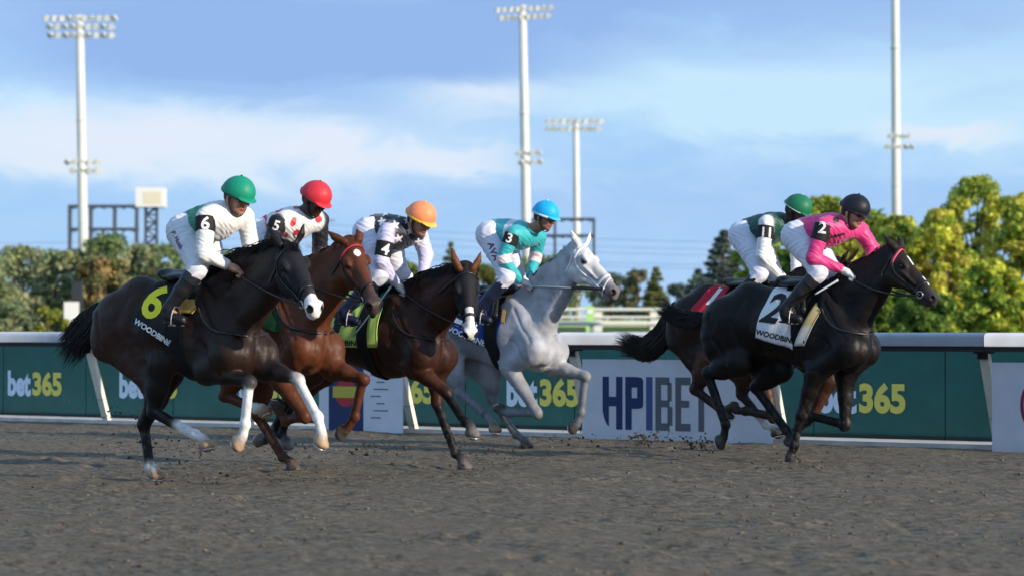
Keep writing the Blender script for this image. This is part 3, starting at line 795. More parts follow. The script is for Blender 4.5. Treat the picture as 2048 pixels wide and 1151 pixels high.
def build_jockey(h, J):
    fr = h['fr']; A = lambda k: fr.at(J[k][0] - (20 if k in ('an', 'af') else -20 if k == 'hip' else 0), J[k][1], J[k][2])
    root = empty('person', fr.O, -HEAD); tag(root, J['label'], 'jockey', 'jockeys riding in the race')
    sk = J['skin']; lat = np.array([0, 1.0, 0])
    sn, sf = A('sn'), A('sf'); en, ef = A('en'), A('ef'); wn, wf = A('wn'), A('wf'); hn, hf = A('hn'), A('hf')
    hipc = A('hip'); hpn = hipc + np.array([0, -.085, 0]); hpf = hipc + np.array([0, .085, 0])
    kn, kf = A('kn'), A('kf'); an, af = A('an'), A('af')
    hd = A('helm'); yaw = math.radians(J.get('yaw', 0)); pit = math.radians(J.get('pitch', 12))
    fx = np.array([math.cos(yaw) * math.cos(pit), -math.sin(yaw) * math.cos(pit), -math.sin(pit)]); fy = unit(np.cross((0, 0, 1), fx)); fz = np.cross(fx, fy); hax = np.stack([fx, fy, fz])
    rl = math.radians(J.get('roll', 0)); fy, fz = fy * math.cos(rl) + fz * math.sin(rl), fz * math.cos(rl) - fy * math.sin(rl); hax = np.stack([fx, fy, fz])
    HC = hd - fz * .035
    def H(x, y, z): return HC + fx * x + fy * y + fz * z
    chest = (sn + sf) / 2; spine = chest - hipc; up = np.array([0, 0, 1.0])
    if J.get('dbg'): print(J['label'][:20], 'torso', np.linalg.norm(spine).round(2), 'sh', np.linalg.norm(sn - sf).round(2), 'ua', np.linalg.norm(en - sn).round(2), 'fa', np.linalg.norm(wn - en).round(2), 'th', np.linalg.norm(kn - hpn).round(2), 'sh', np.linalg.norm(an - kn).round(2), 'far', np.linalg.norm(ef - sf).round(2), np.linalg.norm(wf - ef).round(2), np.linalg.norm(kf - hpf).round(2))
    sd = unit(spine); nu = unit(np.cross(lat, sd)); nu = nu if nu[2] > 0 else -nu        # back normal
    rib = hipc + spine * .68 + nu * .0; wst = hipc + spine * .35 + nu * .02
    bx = np.stack([sd, lat, nu])
    def torso(Fd, g, c):
        Fd.ell(rib, (.19 + g, .145 + g, .115 + g), .05, c, bx); Fd.cap(wst, rib, .10 + g, .11 + g, .05, c, lat, 1.0)
        Fd.ell(wst, (.14, .125 + g, .095 + g), .04, c, bx)
        Fd.cap(sn * .85 + sf * .15, sf * .85 + sn * .15, .070 + g, .070 + g, .05, c)
        Fd.cap(rib + nu * .03, chest + nu * .03, .09, .07, .05, c)
    def arms(Fd, g, c, which=('n', 'f'), cu=None):
        for s_, e_, w_, t in ((sn, en, wn, 'n'), (sf, ef, wf, 'f')):
            if t in which:
                Fd.cap(s_, e_, .056 + g, .043 + g, .02, cu or c); Fd.cap(e_, w_, .043 + g, .030 + g * .6, .02, c)
    def pelvis(Fd, g, c):
        Fd.cap(hpn, hpf, .112 + g, .112 + g, .05, c); Fd.cap(hipc, wst, .112 + g, .10 + g, .05, c)
        Fd.cap(hpn - sd * .03, hpn * .6 + kn * .4, .10 + g, .085 + g, .04, c); Fd.cap(hpf - sd * .03, hpf * .6 + kf * .4, .10 + g, .085 + g, .04, c)
        for p_, k_ in ((hpn, kn), (hpf, kf)): Fd.cap(p_, k_, .095 + g, .060 + g, .04, c)
    def shank(Fd, g, c, a, b):
        for k_, a_ in ((kn, an), (kf, af)):
            Fd.cap(k_ + (a_ - k_) * a, k_ + (a_ - k_) * b, .055 + g, .036 + g if b > .6 else .056 + g, .02, c)
    # --- body: one continuous skin
    B = Field(); torso(B, 0, sk); arms(B, 0, sk); pelvis(B, 0, sk); shank(B, 0, sk, 0, 1)
    for a_ in (an, af): B.cap(a_, a_ + np.array([.09, 0, -.070]), .030, .022, .02, sk)
    B.cap(chest + nu * .02 - sd * .02, H(-.03, 0, -.09), .062, .055, .03, sk)
    B.ell(H(-.005, 0, 0), (.095, .075, .105), .02, sk, hax); B.ell(H(.03, 0, -.075), (.055, .052, .045), .03, sk, hax); B.ell(H(.062, 0, -.10), (.022, .024, .018), .015, sk, hax)
    B.ell(H(.078, 0, .012), (.02, .055, .014), .012, sk, hax); B.cap(H(.088, 0, .0), H(.112, 0, -.036), .010, .014, .008, sk)
    for s in (1, -1):
        B.ell(H(.062, .038 * s, -.035), (.03, .024, .024), .015, sk, hax); B.ell(H(-.005, .078 * s, -.018), (.018, .010, .030), .006, sk, hax)
        B.cuts.append((H(.098, .033 * s, -.008), .013, .006))
    B.ell(H(.086, 0, -.066), (.014, .026, .006), .004, J.get('lip', (.30, .08, .07)), hax); B.ell(H(.083, 0, -.076), (.013, .022, .007), .004, J.get('lip', (.30, .08, .07)), hax)
    gl = J.get('glove')
    for w_, h_, t in ((wn, hn, 1), (wf, hf, -1)): hand_prims(B, w_, h_, lat, sk, t)
    V, Q = B.mesh(h=.0068); Q = fixwind(V, Q); C = B.colors(V, soft=160.0)
    C *= (1 + .10 * np.sin(V[:, :1] * 90) * np.sin(V[:, 2:3] * 80))
    body = mesh_np('body', V, Q, mat('skin', (0, 0, 0), rough=.5, spec=.4, attr=True, nz=.12, nscale=30), root, C)
    for s in (1, -1):
        mb = MB(); c0 = H(.086, .033 * s, -.008); mb.tube([c0 - fx * .012, c0 - fx * .006, c0, c0 + fx * .005], [.006, .0115, .010, .003], 8); mb.build('eye', M_eye, root, True, world=False)
    # hair below the helmet
    Hr = Field(); Hr.ell(H(-.02, 0, .0), (.09, .081, .095), .02)
    V2, Q2 = Hr.mesh(h=.009, cuts=[(H(.01, 0, 0), fx), (H(0, 0, -.05), -fz)]); mesh_np('hair', V2, fixwind(V2, Q2), mat('dark_hair', (.012, .009, .007), rough=.6), root)
    # gloves
    if gl:
        for w_, h_, t in ((wn, hn, 1), (wf, hf, -1)):
            G = Field(); hand_prims(G, w_, h_, lat, gl, t); V2, Q2 = G.mesh(h=.0065, inflate=.003)
            mesh_np('glove', V2, fixwind(V2, Q2), mat('glove_cloth_%d' % (gl[0] * 100), gl, rough=.8, spec=.2, nz=.1, nscale=30, bump=.3, bscale=150, bdist=.002), root)
    # boots
    bt = J.get('boot', (.010, .010, .012)); bmt = mat('boot_%d' % J['num'], bt, rough=.42, spec=.32, nz=.15, nscale=25)
    for k_, a_ in ((kn, an), (kf, af)):
        Bt = Field(); d_ = a_ - k_; Bt.cap(k_ + d_ * .16, k_ + d_ * .55, .066, .058, .02); Bt.cap(k_ + d_ * .55, a_, .058, .046, .02)
        Bt.cap(a_, a_ + np.array([.02, 0, -.06]), .046, .042, .02); Bt.cap(a_ + np.array([0, 0, -.05]), a_ + np.array([.13, -.0, -.078]), .040, .034, .02, None, lat, 1.1)
        Bt.ell(a_ + np.array([.05, 0, -.10]), (.115, .040, .014), .012)
        V2, Q2 = Bt.mesh(h=.008, pad=.02, cuts=[(k_ + d_ * .12, -unit(d_))]); bo = mesh_np('boot', V2, fixwind(V2, Q2), bmt, root)
        if J.get('cuff'):
            Bt = Field(); Bt.cap(k_ + d_ * .10, k_ + d_ * .34, .071, .066, .01); V2, Q2 = Bt.mesh(h=.008, pad=.02, cuts=[(k_ + d_ * .13, -unit(d_)), (k_ + d_ * .34, unit(d_))])
            mesh_np('boot_cuff', V2, fixwind(V2, Q2), mat('cuff_%d' % J['num'], J['cuff'], rough=.5), bo)
    # breeches
    br = J.get('breeches', (.74, .74, .78)); P = Field(); pelvis(P, .010, br); shank(P, .010, br, -.05, .16)
    V2, Q2 = P.mesh(h=.008); Q2 = fixwind(V2, Q2); Nn = vnormals(V2, Q2)
    if Nn.any():
        dk = .0035 * np.sin(V2[:, 0] * 70 + 8 * V2[:, 2] + 6 * np.sin(V2[:, 2] * 23)) * np.sin(V2[:, 2] * 45 + V2[:, 1] * 30)
        V2 = V2 + Nn * dk[:, None]
    Mc = mat('breeches_cloth', (.74, .74, .78), rough=.7, spec=.3, attr=True, bump=.35, bscale=28, bdist=.006)
    pants = mesh_np('breeches', V2, Q2, Mc, root, np.tile(np.array(br), (len(V2), 1)))
    if J.get('legtext'):
        t = J['legtext']; decal(fr, bvh_of(V2, Q2), t['s'], t['c'], t['h'], t['a'], 'lettering', t['m'], pants, t.get('sx', 1), .02, .003, seg=.4)
    # silks
    T = Field(); c0 = J['silk']; sl = J.get('sleeve', c0); g = .014
    torso(T, g, c0); arms(T, g, sl, cu=J.get('sleeve_up', sl))
    T.cap(chest + nu * .02 - sd * .01, chest + (H(-.03, 0, -.09) - chest) * .45, .068, .060, .02, J.get('collar', c0))
    T.cap(wst, hipc + spine * .10, .112, .124, .04, c0, lat, 1.0)
    T.cap(wst, hipc + nu * .022 + spine * .04, .112, .127, .04, c0)
    V2, Q2 = T.mesh(h=.0072); Q2 = fixwind(V2, Q2); Nn = vnormals(V2, Q2)
    dk = .0032 * np.sin(V2[:, 0] * 60 + 9 * np.sin(V2[:, 2] * 25 + V2[:, 1] * 20)) * np.sin(V2[:, 2] * 50 + V2[:, 0] * 25)
    V2 = V2 + Nn * dk[:, None]; CC = T.colors(V2, soft=260.0)
    if 'paint' in J:
        PX = fr.px(V2); back = V2[:, 1]; face = np.einsum('ij,ij->i', Nn, fr.cam - V2) > 0
        CC = J['paint'](V2, Nn, PX, face, CC, dict(sn=sn, sf=sf, en=en, ef=ef, wn=wn, wf=wf, hip=hipc, sd=sd, nu=nu, rib=rib, T=T))
    silks = mesh_np('silks', V2, Q2, mat('silk_cloth', (0, 0, 0), rough=.48, spec=.4, attr=True, bump=.45, bscale=20, bdist=.009, sheen=.15, nz=.06, nscale=12), root, CC)
    VS, QS = V2, Q2
    # number armband on the near sleeve
    ab = J['arm']; Ab = Field(); a0 = sn + (en - sn) * ab.get('t0', .30); a1 = sn + (en - sn) * ab.get('t1', .68)
    Ab.cap(sn, en, .056 + g + .006, .043 + g + .006, .01)
    V2, Q2 = Ab.mesh(h=.007, pad=.02, cuts=[(a0, -unit(en - sn)), (a1, unit(en - sn))]); Q2 = fixwind(V2, Q2)
    abo = mesh_np('number_armband', V2, Q2, mat('armband_black', (.008, .008, .010), rough=.7), root)
    decal(fr, bvh_of(np.concatenate([V2, VS]), np.concatenate([Q2, QS + len(V2)])), ab['s'], ab['c'], ab['h'], ab['a'], 'number', mat('white_print', (.80, .80, .80), rough=.7), abo, ab.get('sx', 1), .025, .003, seg=.35)
    # helmet with its silk cover, peak and band
    Hm = Field(); hc = J['cap']; Hm.ell(H(0, 0, .035), (.128, .108, .112), .02); Hm.ell(H(-.01, 0, .015), (.128, .106, .08), .03)
    V2, Q2 = Hm.mesh(h=.008, cuts=[(H(0, 0, .012), -fz - fx * .18)]); hm = mesh_np('helmet', V2, fixwind(V2, Q2), mat('helmet_silk_%d' % J['num'], hc, rough=.5, spec=.32, nz=.08, nscale=14, bump=.35, bscale=24, bdist=.007), root)
    Pk = Field(); Pk.ell(H(.105, 0, .010), (.062, .078, .010), .01, None, np.stack([unit(fx - fz * .25), fy, unit(fz + fx * .25)]))
    V2, Q2 = Pk.mesh(h=.006, pad=.02); mesh_np('peak', V2, fixwind(V2, Q2), mat('peak_%d' % J['num'], J.get('peak', hc), rough=.4), hm)
    mb = MB(); pts = []; nn = []
    for i in range(28):
        a = 2 * math.pi * i / 28; dv = fx * math.cos(a) + fy * math.sin(a); pts.append(H(.131 * math.cos(a) - .003, .111 * math.sin(a), .020 - .018 * math.cos(a) * -1 * -1 + .0)); nn.append(dv)
    ribbon(mb, pts, nn, J.get('bandw', .016), .003, True); mb.build('helmet_band', mat('band_%d' % J['num'], J.get('band', (.01, .01, .01)), rough=.5), hm, True, world=False)
    mb = MB(); tp = H(0, 0, .145); mb.tube([tp, tp + fz * .006, tp + fz * .012], [.010, .009, .003], 8); mb.build('button', mat('band_%d' % J['num'], (0, 0, 0)), hm, True, world=False)
    # goggles and chin strap
    Gg = Field()
    for s in (1, -1): Gg.ell(H(.083, .034 * s, -.004), (.026, .034, .022), .012, None, hax)
    V2, Q2 = Gg.mesh(h=.006, pad=.02); gg_ = mesh_np('goggles', V2, fixwind(V2, Q2), mat('goggle_lens_%d' % J['num'], J.get('lens', (.02, .018, .018)), rough=.12, spec=.8, coat=.5), root)
    mb = MB(); pts = []; nn = []
    for i in range(24):
        a = math.radians(35 + 290 * i / 23); dv = fx * math.cos(a) + fy * math.sin(a); pts.append(H(.097 * math.cos(a) - .004, .086 * math.sin(a), -.002 + .02 * (1 - math.cos(a)) * .5)); nn.append(dv)
    ribbon(mb, pts, nn, .014, .003); mb.build('strap', M_leather, gg_, True, world=False)
    mb = MB(); pts = []; nn = []
    for i in range(17):
        a = math.pi * i / 16; pts.append(H(.012 + .030 * math.sin(a), .082 * math.cos(a), .005 - .140 * math.sin(a) ** .8)); nn.append(unit(fy * math.cos(a) - fz * math.sin(a)))
    ribbon(mb, pts, nn, .018, .004); mb.build('chin_strap', M_leather, root, True, world=False)
    # stirrups (part of the horse's tack)
    hr = h['root']
    for a_ in (an, af):
        mb = MB(); c = a_ + np.array([.07, 0, -.115]); arch = [c + np.array([0, .055 * math.cos(t), .13 * math.sin(t)]) for t in np.linspace(0, math.pi, 11)]
        mb.tube(arch, .005, 6); mb.box(c, (.022, .058, .006)); so = mb.build('stirrup', mat('stirrup_alloy', (.12, .12, .13), rough=.4, metal=.6), hr, False, world=False)
        sgn = -1 if a_[1] < 0 else 1; top = np.array([-.16, .17 * sgn, h['wv'] - .10]); pt = c + np.array([0, 0, .13])
        mb = MB(); pp = [pt + (top - pt) * t + np.array([0, sgn * .05 * math.sin(math.pi * t), 0]) for t in np.linspace(0, 1, 8)]
        ribbon(mb, pp, [np.array([0, sgn, .1])] * 8, .022, .004); mb.build('stirrup_leather', M_leather, so, True, world=False)
    # reins
    for s, h_ in ((-1, hn), (1, hf)):
        b = h['bits'][s]; e = h_ + np.array([.0, 0, -.02]); n = 26; pts = []
        for i in range(n + 1):
            t = i / n; p = b + (e - b) * t; p = p + np.array([0, 0, -J.get('slack', .03) * 4 * t * (1 - t)])
            # keep outside the neck
            o = np.array([p[0], s * 1.0, p[2]]); q, nn_ = cast(h['bvh'], o, (0, -s, 0), 1.0)
            if q is not None and t > .03 and s * q[1] + .012 > s * p[1] and abs(q[1]) < .30: p = np.array([p[0], q[1] + s * .012, p[2]])
            pts.append(p)
        for _ in range(3):
            pts = [pts[0]] + [(pts[i - 1] + pts[i + 1] + 2 * pts[i]) / 4 for i in range(1, n)] + [pts[-1]]
        cut = int(n * J.get('grip', 1.0)); mb = MB(); mb.tube(pts[:cut + 1], J.get('reinr', .0085), 6); rn = mb.build('rein', M_leather, hr, True, world=False)
        if cut < n: mb = MB(); mb.tube(pts[cut:], .007, 6); mb.build('rein_end', mat('pale_webbing', (.42, .43, .45), rough=.7), rn, True, world=False)
        loop_ = [e, e + np.array([-.03, s * .02, -.10]), e + np.array([.03, -s * .02, -.17]), e + np.array([.07, -s * .05, -.10])]
    if 'whip' in J:
        a, b = [fr.at(*q) for q in J['whip']['px']]; mb = MB(); n = 10
        mb.tube([a + (b - a) * t for t in np.linspace(0, 1, n)], list(np.linspace(.010, .006, n)), 7); wo = mb.build('riding_crop', mat('crop_%d' % J['num'], J['whip']['col'], rough=.5), None, True)
        wo.data.transform(Matrix.Rotation(-HEAD, 4, 'Z')); wo.location = tuple(fr.O)
        tag(wo, J['whip']['label'], 'riding crop', 'riding crops held by jockeys')
    return root
# ------------------------------------------------------------------ ground, track, rail, boards
RA = ground_at(0, 840.5); RB = ground_at(2048, 900)          # the foot line of the rail on the ground
RD = unit(RB - RA); RN = np.array([-RD[1], RD[0], 0.0]);
if RN[1] < 0: RN = -RN                                       # away from the track
def rail_pt(t, q=0.0, z=0.0): return RA + RD * t + RN * q + np.array([0, 0, z])
RL = np.linalg.norm(RB - RA)
def rail_t_of(px, q=0.0):
    """distance along the rail where the vertical plane of the rail, q behind it, is seen at px"""
    rr = ray(px, HZ); r2 = rr[:2]; P0 = (RA + RN * q)[:2]
    M = np.array([[r2[0], -RD[0]], [r2[1], -RD[1]]]); s = np.linalg.solve(M, P0); return s[1]
def smooth01(x): x = np.clip(x, 0, 1); return x * x * (3 - 2 * x)
def terrain(x, y):
    """gentle rise of the infield"""
    s = (np.asarray(x) - RA[0]) * RN[0] + (np.asarray(y) - RA[1]) * RN[1]
    return 0.12 * smooth01((s - 3) / 10) + .28 * smooth01((s - 20) / 60) + 1.1 * smooth01((s - 75) / 60)
def build_ground():
    xs = np.concatenate([[-9000, -4000, -1500, -600, -300], np.arange(-150, 151, 10), [300, 600, 1500, 4000, 9000]]).astype(float)
    ys = np.concatenate([[-3000, -800, -200, -60, 0], np.arange(20, 301, 8), [400, 600, 1000, 2500, 6000, 12000]]).astype(float)
    X, Y = np.meshgrid(xs, ys, indexing='ij'); s = (X - RA[0]) * RN[0] + (Y - RA[1]) * RN[1]
    Z = terrain(X, Y) + np.where(s < 1.0, -.12, -0.02) ; V = np.stack([X, Y, Z], -1).reshape(-1, 3)
    n, m = X.shape; i, j = np.meshgrid(np.arange(n - 1), np.arange(m - 1), indexing='ij'); a = (i * m + j).ravel()
    Fc = np.stack([a, a + m, a + m + 1, a + 1], 1)
    M = mat('turf', (.075, .12, .022), rough=.9, spec=.15, nz=.35, nscale=.35, bump=.6, bscale=6, bdist=.05)
    o = mesh_np('ground', V, Fc, M); tag(o, kind='structure')
def track_mat():
    m = bpy.data.materials.new('cushion_track'); m.use_nodes = True; nt = m.node_tree; N = nt.nodes; L = nt.links; b = N['Principled BSDF']
    b.inputs['Roughness'].default_value = .93; b.inputs['Specular IOR Level'].default_value = .18
    tc = N.new('ShaderNodeTexCoord')
    mp1 = N.new('ShaderNodeMapping'); mp1.inputs['Rotation'].default_value = (0, 0, -math.atan2(RD[1], RD[0])); L.new(tc.outputs['Object'], mp1.inputs[0])
    mp2 = N.new('ShaderNodeMapping'); mp2.inputs['Scale'].default_value = (.34, 1, 1); L.new(mp1.outputs[0], mp2.inputs[0])   # harrowed along the track
    def noise(s, d, r=.55):
        n = N.new('ShaderNodeTexNoise'); n.inputs['Scale'].default_value = s; n.inputs['Detail'].default_value = d; n.inputs['Roughness'].default_value = r; L.new(mp2.outputs[0], n.inputs['Vector']); return n.outputs[0]
    cr = N.new('ShaderNodeValToRGB'); e = cr.color_ramp.elements
    e[0].position = .36; e[0].color = (.028, .023, .017, 1); e[1].position = .66; e[1].color = (.275, .235, .180, 1)
    L.new(noise(34, 8, .82), cr.inputs[0])
    mx = N.new('ShaderNodeMix'); mx.data_type = 'RGBA'; mr = N.new('ShaderNodeMapRange'); mr.inputs['From Min'].default_value = .45; mr.inputs['From Max'].default_value = .7; mr.inputs['To Max'].default_value = .55
    L.new(noise(1.1, 5), mr.inputs[0]); L.new(mr.outputs[0], mx.inputs[0]); L.new(cr.outputs[0], mx.inputs[6]); mx.inputs[7].default_value = (.165, .132, .095, 1)
    mx2 = N.new('ShaderNodeMix'); mx2.data_type = 'RGBA'; mr2 = N.new('ShaderNodeMapRange'); mr2.inputs['From Min'].default_value = .66; mr2.inputs['From Max'].default_value = .74
    L.new(noise(70, 3, .5), mr2.inputs[0]); L.new(mr2.outputs[0], mx2.inputs[0]); L.new(mx.outputs[2], mx2.inputs[6]); mx2.inputs[7].default_value = (.28, .26, .23, 1)
    L.new(mx2.outputs[2], b.inputs['Base Color'])
    bp = N.new('ShaderNodeBump'); bp.inputs['Strength'].default_value = 1.0; bp.inputs['Distance'].default_value = .016; L.new(noise(45, 8, .7), bp.inputs['Height']); L.new(bp.outputs[0], b.inputs['Normal'])
    return m
def track_h(t, s):
    """height of the churned cushion: t along the rail, s across (0 at the rail, growing towards the viewer)"""
    h = .030 * fbm2(t * 1.5, s * 2.6, 2) + .020 * fbm2(t * 2.6 + 3, s * 10.5, 4, .74)
    edge = np.clip(s / .5, 0, 1)
    h = h + .0045 * np.sin(s * 2 * math.pi / .16 + 2.5 * fbm2(t * .4, s * .4, 2))
    return h * (.3 + .7 * edge) + .004
M_track = track_mat()
def build_track():
    ts = np.arange(-9, RL + 9, .042); ss = np.concatenate([np.arange(-.05, 21.0, .042)])
    T, S_ = np.meshgrid(ts, ss, indexing='ij'); Z = track_h(T, S_)
    rs = np.random.RandomState(5); kt = ts.size; ks = ss.size
    for i in range(1500):
        t0 = rs.rand() * (ts[-1] - ts[0]) + ts[0]; s0 = 1.0 + rs.rand() ** .8 * 18; a0 = int((t0 - ts[0]) / .042); b0 = int((s0 - ss[0]) / .042); w = 5
        a1, a2, b1, b2 = max(a0 - w, 0), min(a0 + w, kt), max(b0 - w, 0), min(b0 + w, ks)
        rr2 = ((T[a1:a2, b1:b2] - t0) / 1.25) ** 2 + (S_[a1:a2, b1:b2] - s0) ** 2; dp = .012 + .020 * rs.rand()
        Z[a1:a2, b1:b2] += -dp * np.exp(-rr2 / .0042) + dp * .55 * np.exp(-((np.sqrt(rr2) - .11) / .035) ** 2)
    V = RA + T[..., None] * RD - S_[..., None] * RN; V[..., 2] = Z
    # keep only what the camera (or one a few steps aside) could look at
    n, m = T.shape; i, j = np.meshgrid(np.arange(n - 1), np.arange(m - 1), indexing='ij'); a = (i * m + j).ravel()
    C = V[:-1, :-1].reshape(-1, 3); k = (C[:, 1] > 8.5) & (np.abs(C[:, 0]) < .26 * C[:, 1] + 1.2)
    a = a[k]; Q = np.stack([a, a + m, a + m + 1, a + 1], 1)
    used = np.unique(Q); mp = np.full(n * m, -1); mp[used] = np.arange(len(used))
    o = mesh_np('race_track', V.reshape(-1, 3)[used], fixwind_up(V.reshape(-1, 3)[used], mp[Q]), M_track); tag(o, kind='structure')
    # the coarse remainder of the track
    xs = np.arange(-60, 90, 3.0); ss = np.arange(0, 40, 2.0); T, S_ = np.meshgrid(xs, ss, indexing='ij'); V = RA + T[..., None] * RD - S_[..., None] * RN; V[..., 2] = -.05
    n, m = T.shape; i, j = np.meshgrid(np.arange(n - 1), np.arange(m - 1), indexing='ij'); a = (i * m + j).ravel()
    V = V.reshape(-1, 3); Q = np.stack([a, a + m, a + m + 1, a + 1], 1)
    o = mesh_np('track_bed', V, fixwind_up(V, Q), M_track); tag(o, kind='structure')
def fixwind_up(V, Q):
    n = np.cross(V[Q[0, 2]] - V[Q[0, 0]], V[Q[0, 3]] - V[Q[0, 1]]); return Q if n[2] > 0 else Q[:, ::-1]
def clod_shape(rs):
    t = (1 + 5 ** .5) / 2; v = np.array([(-1, t, 0), (1, t, 0), (-1, -t, 0), (1, -t, 0), (0, -1, t), (0, 1, t), (0, -1, -t), (0, 1, -t), (t, 0, -1), (t, 0, 1), (-t, 0, -1), (-t, 0, 1)], float) / 1.9
    f = np.array([(0, 11, 5), (0, 5, 1), (0, 1, 7), (0, 7, 10), (0, 10, 11), (1, 5, 9), (5, 11, 4), (11, 10, 2), (10, 7, 6), (7, 1, 8), (3, 9, 4), (3, 4, 2), (3, 2, 6), (3, 6, 8), (3, 8, 9), (4, 9, 5), (2, 4, 11), (6, 2, 10), (8, 6, 7), (9, 8, 1)])
    return v * (1 + .35 * rs.randn(12, 1)), f
def build_clods():
    rs = np.random.RandomState(3); V = []; Q = []; k = 0
    for i in range(5200):
        Y = 10.5 + 21 * rs.rand() ** 1.3; X = (rs.rand() - .5) * .44 * Y
        s = -((X - RA[0]) * RN[0] + (Y - RA[1]) * RN[1])
        if s < .35: continue
        t = (X - RA[0]) * RD[0] + (Y - RA[1]) * RD[1]
        if fbm2(np.array(t * .9), np.array(s * 1.2), 2) < -.05 and rs.rand() < .6: continue
        v, f = clod_shape(rs); r_ = .004 + .010 * rs.rand() ** 4
        v = v * r_ * np.array([1.3, 1, .7]) + np.array([X, Y, float(track_h(np.array(t), np.array(s))) + r_ * .35])
        V.append(v); Q.append(f + k); k += 12
    o = mesh_np('loose_clods', np.concatenate(V), np.concatenate(Q), M_track, smooth=False); tag(o, 'loose dark clods scattered over the churned track surface', 'dirt clods', kind='stuff')
def build_kickback(spots):
    rs = np.random.RandomState(11); V = []; Q = []; k = 0
    for (c, n, sp, big) in spots:
        for i in range(n):
            v, f = clod_shape(rs); r_ = .004 + big * rs.rand() ** 3; off = rs.randn(3) * np.array([1.4, 1.0, .45]) * sp; p = np.array(c) + off; p[2] = max(p[2], .02)
            V.append(v * r_ * np.array([1.2, 1, .9]) + p); Q.append(f + k); k += 12
    o = mesh_np('kickback', np.concatenate(V), np.concatenate(Q), mat('dark_clod', (.060, .052, .042), rough=.95, spec=.1), smooth=False); tag(o, 'dark clods of cushion thrown up behind the galloping hooves', 'dirt clods', kind='stuff')  # thrown clods have one even tone, darker than the track

M_white = mat('white_rail_plastic', (.44, .48, .55), rough=.45, spec=.35, nz=.10, nscale=5)
M_post = mat('sun_tinted_post_paint', (.74, .71, .60), rough=.5, spec=.4, nz=.10, nscale=12)  # white posts; the sun's cream tint is put into the paint colour
M_collar = mat('collar_grey', (.35, .34, .31), rough=.6)
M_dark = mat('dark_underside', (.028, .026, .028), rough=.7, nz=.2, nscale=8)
def extrude_profile(prof, t0, t1, n=1):
    """prof: list of (q, z) across the rail"""
    V = []; m = len(prof)
    for i in range(n + 1):
        t = t0 + (t1 - t0) * i / n
        for (q, z) in prof: V.append(rail_pt(t, q, z))
    Fc = [(i * m + k, i * m + (k + 1) % m, (i + 1) * m + (k + 1) % m, (i + 1) * m + k) for i in range(n) for k in range(m)]
    Fc += [tuple(range(m)), tuple(n * m + k for k in range(m - 1, -1, -1))]
    return V, Fc
def build_rail():
    root = empty('safety_rail', rail_pt(RL / 2, 0, 0)); tag(root, 'long white running rail with wide rounded cap on slanted posts beside the track', 'running rail')
    # cap: wide rounded cover leaning over the track; foot line is q=0, the cap overhangs to q=-.33
    prof = []
    for a in np.linspace(180, 0, 17):
        r_ = math.radians(a); c_, s_ = math.cos(r_), math.sin(r_); prof.append((-.30 + .15 * abs(c_) ** .55 * (1 if c_ > 0 else -1), 1.015 + .052 * s_ ** .7))
    prof = [(-.448, .942), (-.450, .952)] + prof + [(-.150, .952), (-.152, .942)]
    seg = 4.72; t = -seg * 5 + rail_t_of(1120, -.4) % seg
    M2 = M_white
    while t < RL + 2 * seg:
        V, Fc = extrude_profile(prof, t + .004, t + seg - .004); mb = MB(); mb.add(V, Fc); mb.build('rail_cap', M2, root, True)
        V, Fc = extrude_profile([(-.43, .895), (-.43, .950), (-.17, .950), (-.17, .895)], t + .002, t + seg - .002); mb = MB(); mb.add(V, Fc); mb.build('cap_shadow_strip', M_dark, root)  # dark underside strip, shadow below the cap put into its colour
        t += seg
    px_posts = [215, 828, 1200, 1566]
    tp = rail_t_of(215, 0); t3 = rail_t_of(828, 0); st = (t3 - tp) / 2
    for k in range(-9, 10):
        t = tp + k * st; mb = MB()
        foot = rail_pt(t, 0.02, -.03); top = rail_pt(t, -.30, .90); ax2 = unit(top - foot); sdn = unit(np.cross(ax2, RD))
        mb.box((foot + top) / 2, (.045, np.linalg.norm(top - foot) / 2, .028), [RD, ax2, sdn])
        po = mb.build('post', M_post, root)
        mb = MB(); mb.box(rail_pt(t, -.30, .890), (.055, .10, .012), [RD, RN, U3]); mb.box(rail_pt(t, -.33, .86), (.05, .008, .035), [RD, RN, U3]); mb.build('bracket', M_dark, po)
        for hh_ in (.13, .34): mb = MB(); mb.box(foot + ax2 * hh_, (.047, .004, .030), [RD, ax2, sdn]); mb.build('collar', M_collar, po)
    # one gooseneck brace in bare steel on the post behind the first horse's tail
    mb = MB(); p0 = rail_pt(tp - .09, -.29, .90); p1 = rail_pt(tp, -.12, .50); mb.tube([p0, p0 * .6 + p1 * .4, p1], .012, 6); mb.build('brace', M_steel_(), root, True)
    return tp, st
def M_steel_(): return mat('galvanised', (.45, .46, .48), rough=.45, metal=.8)
QF = 1.32          # the green panels stand this far behind the rail foot
def plane_text(body, org, ex, ey, size, material, name, parent, sx=1.0, bold=.03, off=None, depth=.003):
    V, Fc = text_verts(body, bold, 4); h = V[:, 1].max() - V[:, 1].min(); V = V / h * size; n = np.cross(ex, ey)
    if n @ (CAM - org) < 0: n = -n
    P = [org + ex * v[0] * sx + ey * v[1] + n * depth for v in V]
    mb = MB(); mb.add(P, Fc); return mb.build(name, material, parent)
def text_aspect(body, bold=.03):
    V, _ = text_verts(body, bold, 2); return (V[:, 0].max() - V[:, 0].min()) / (V[:, 1].max() - V[:, 1].min())
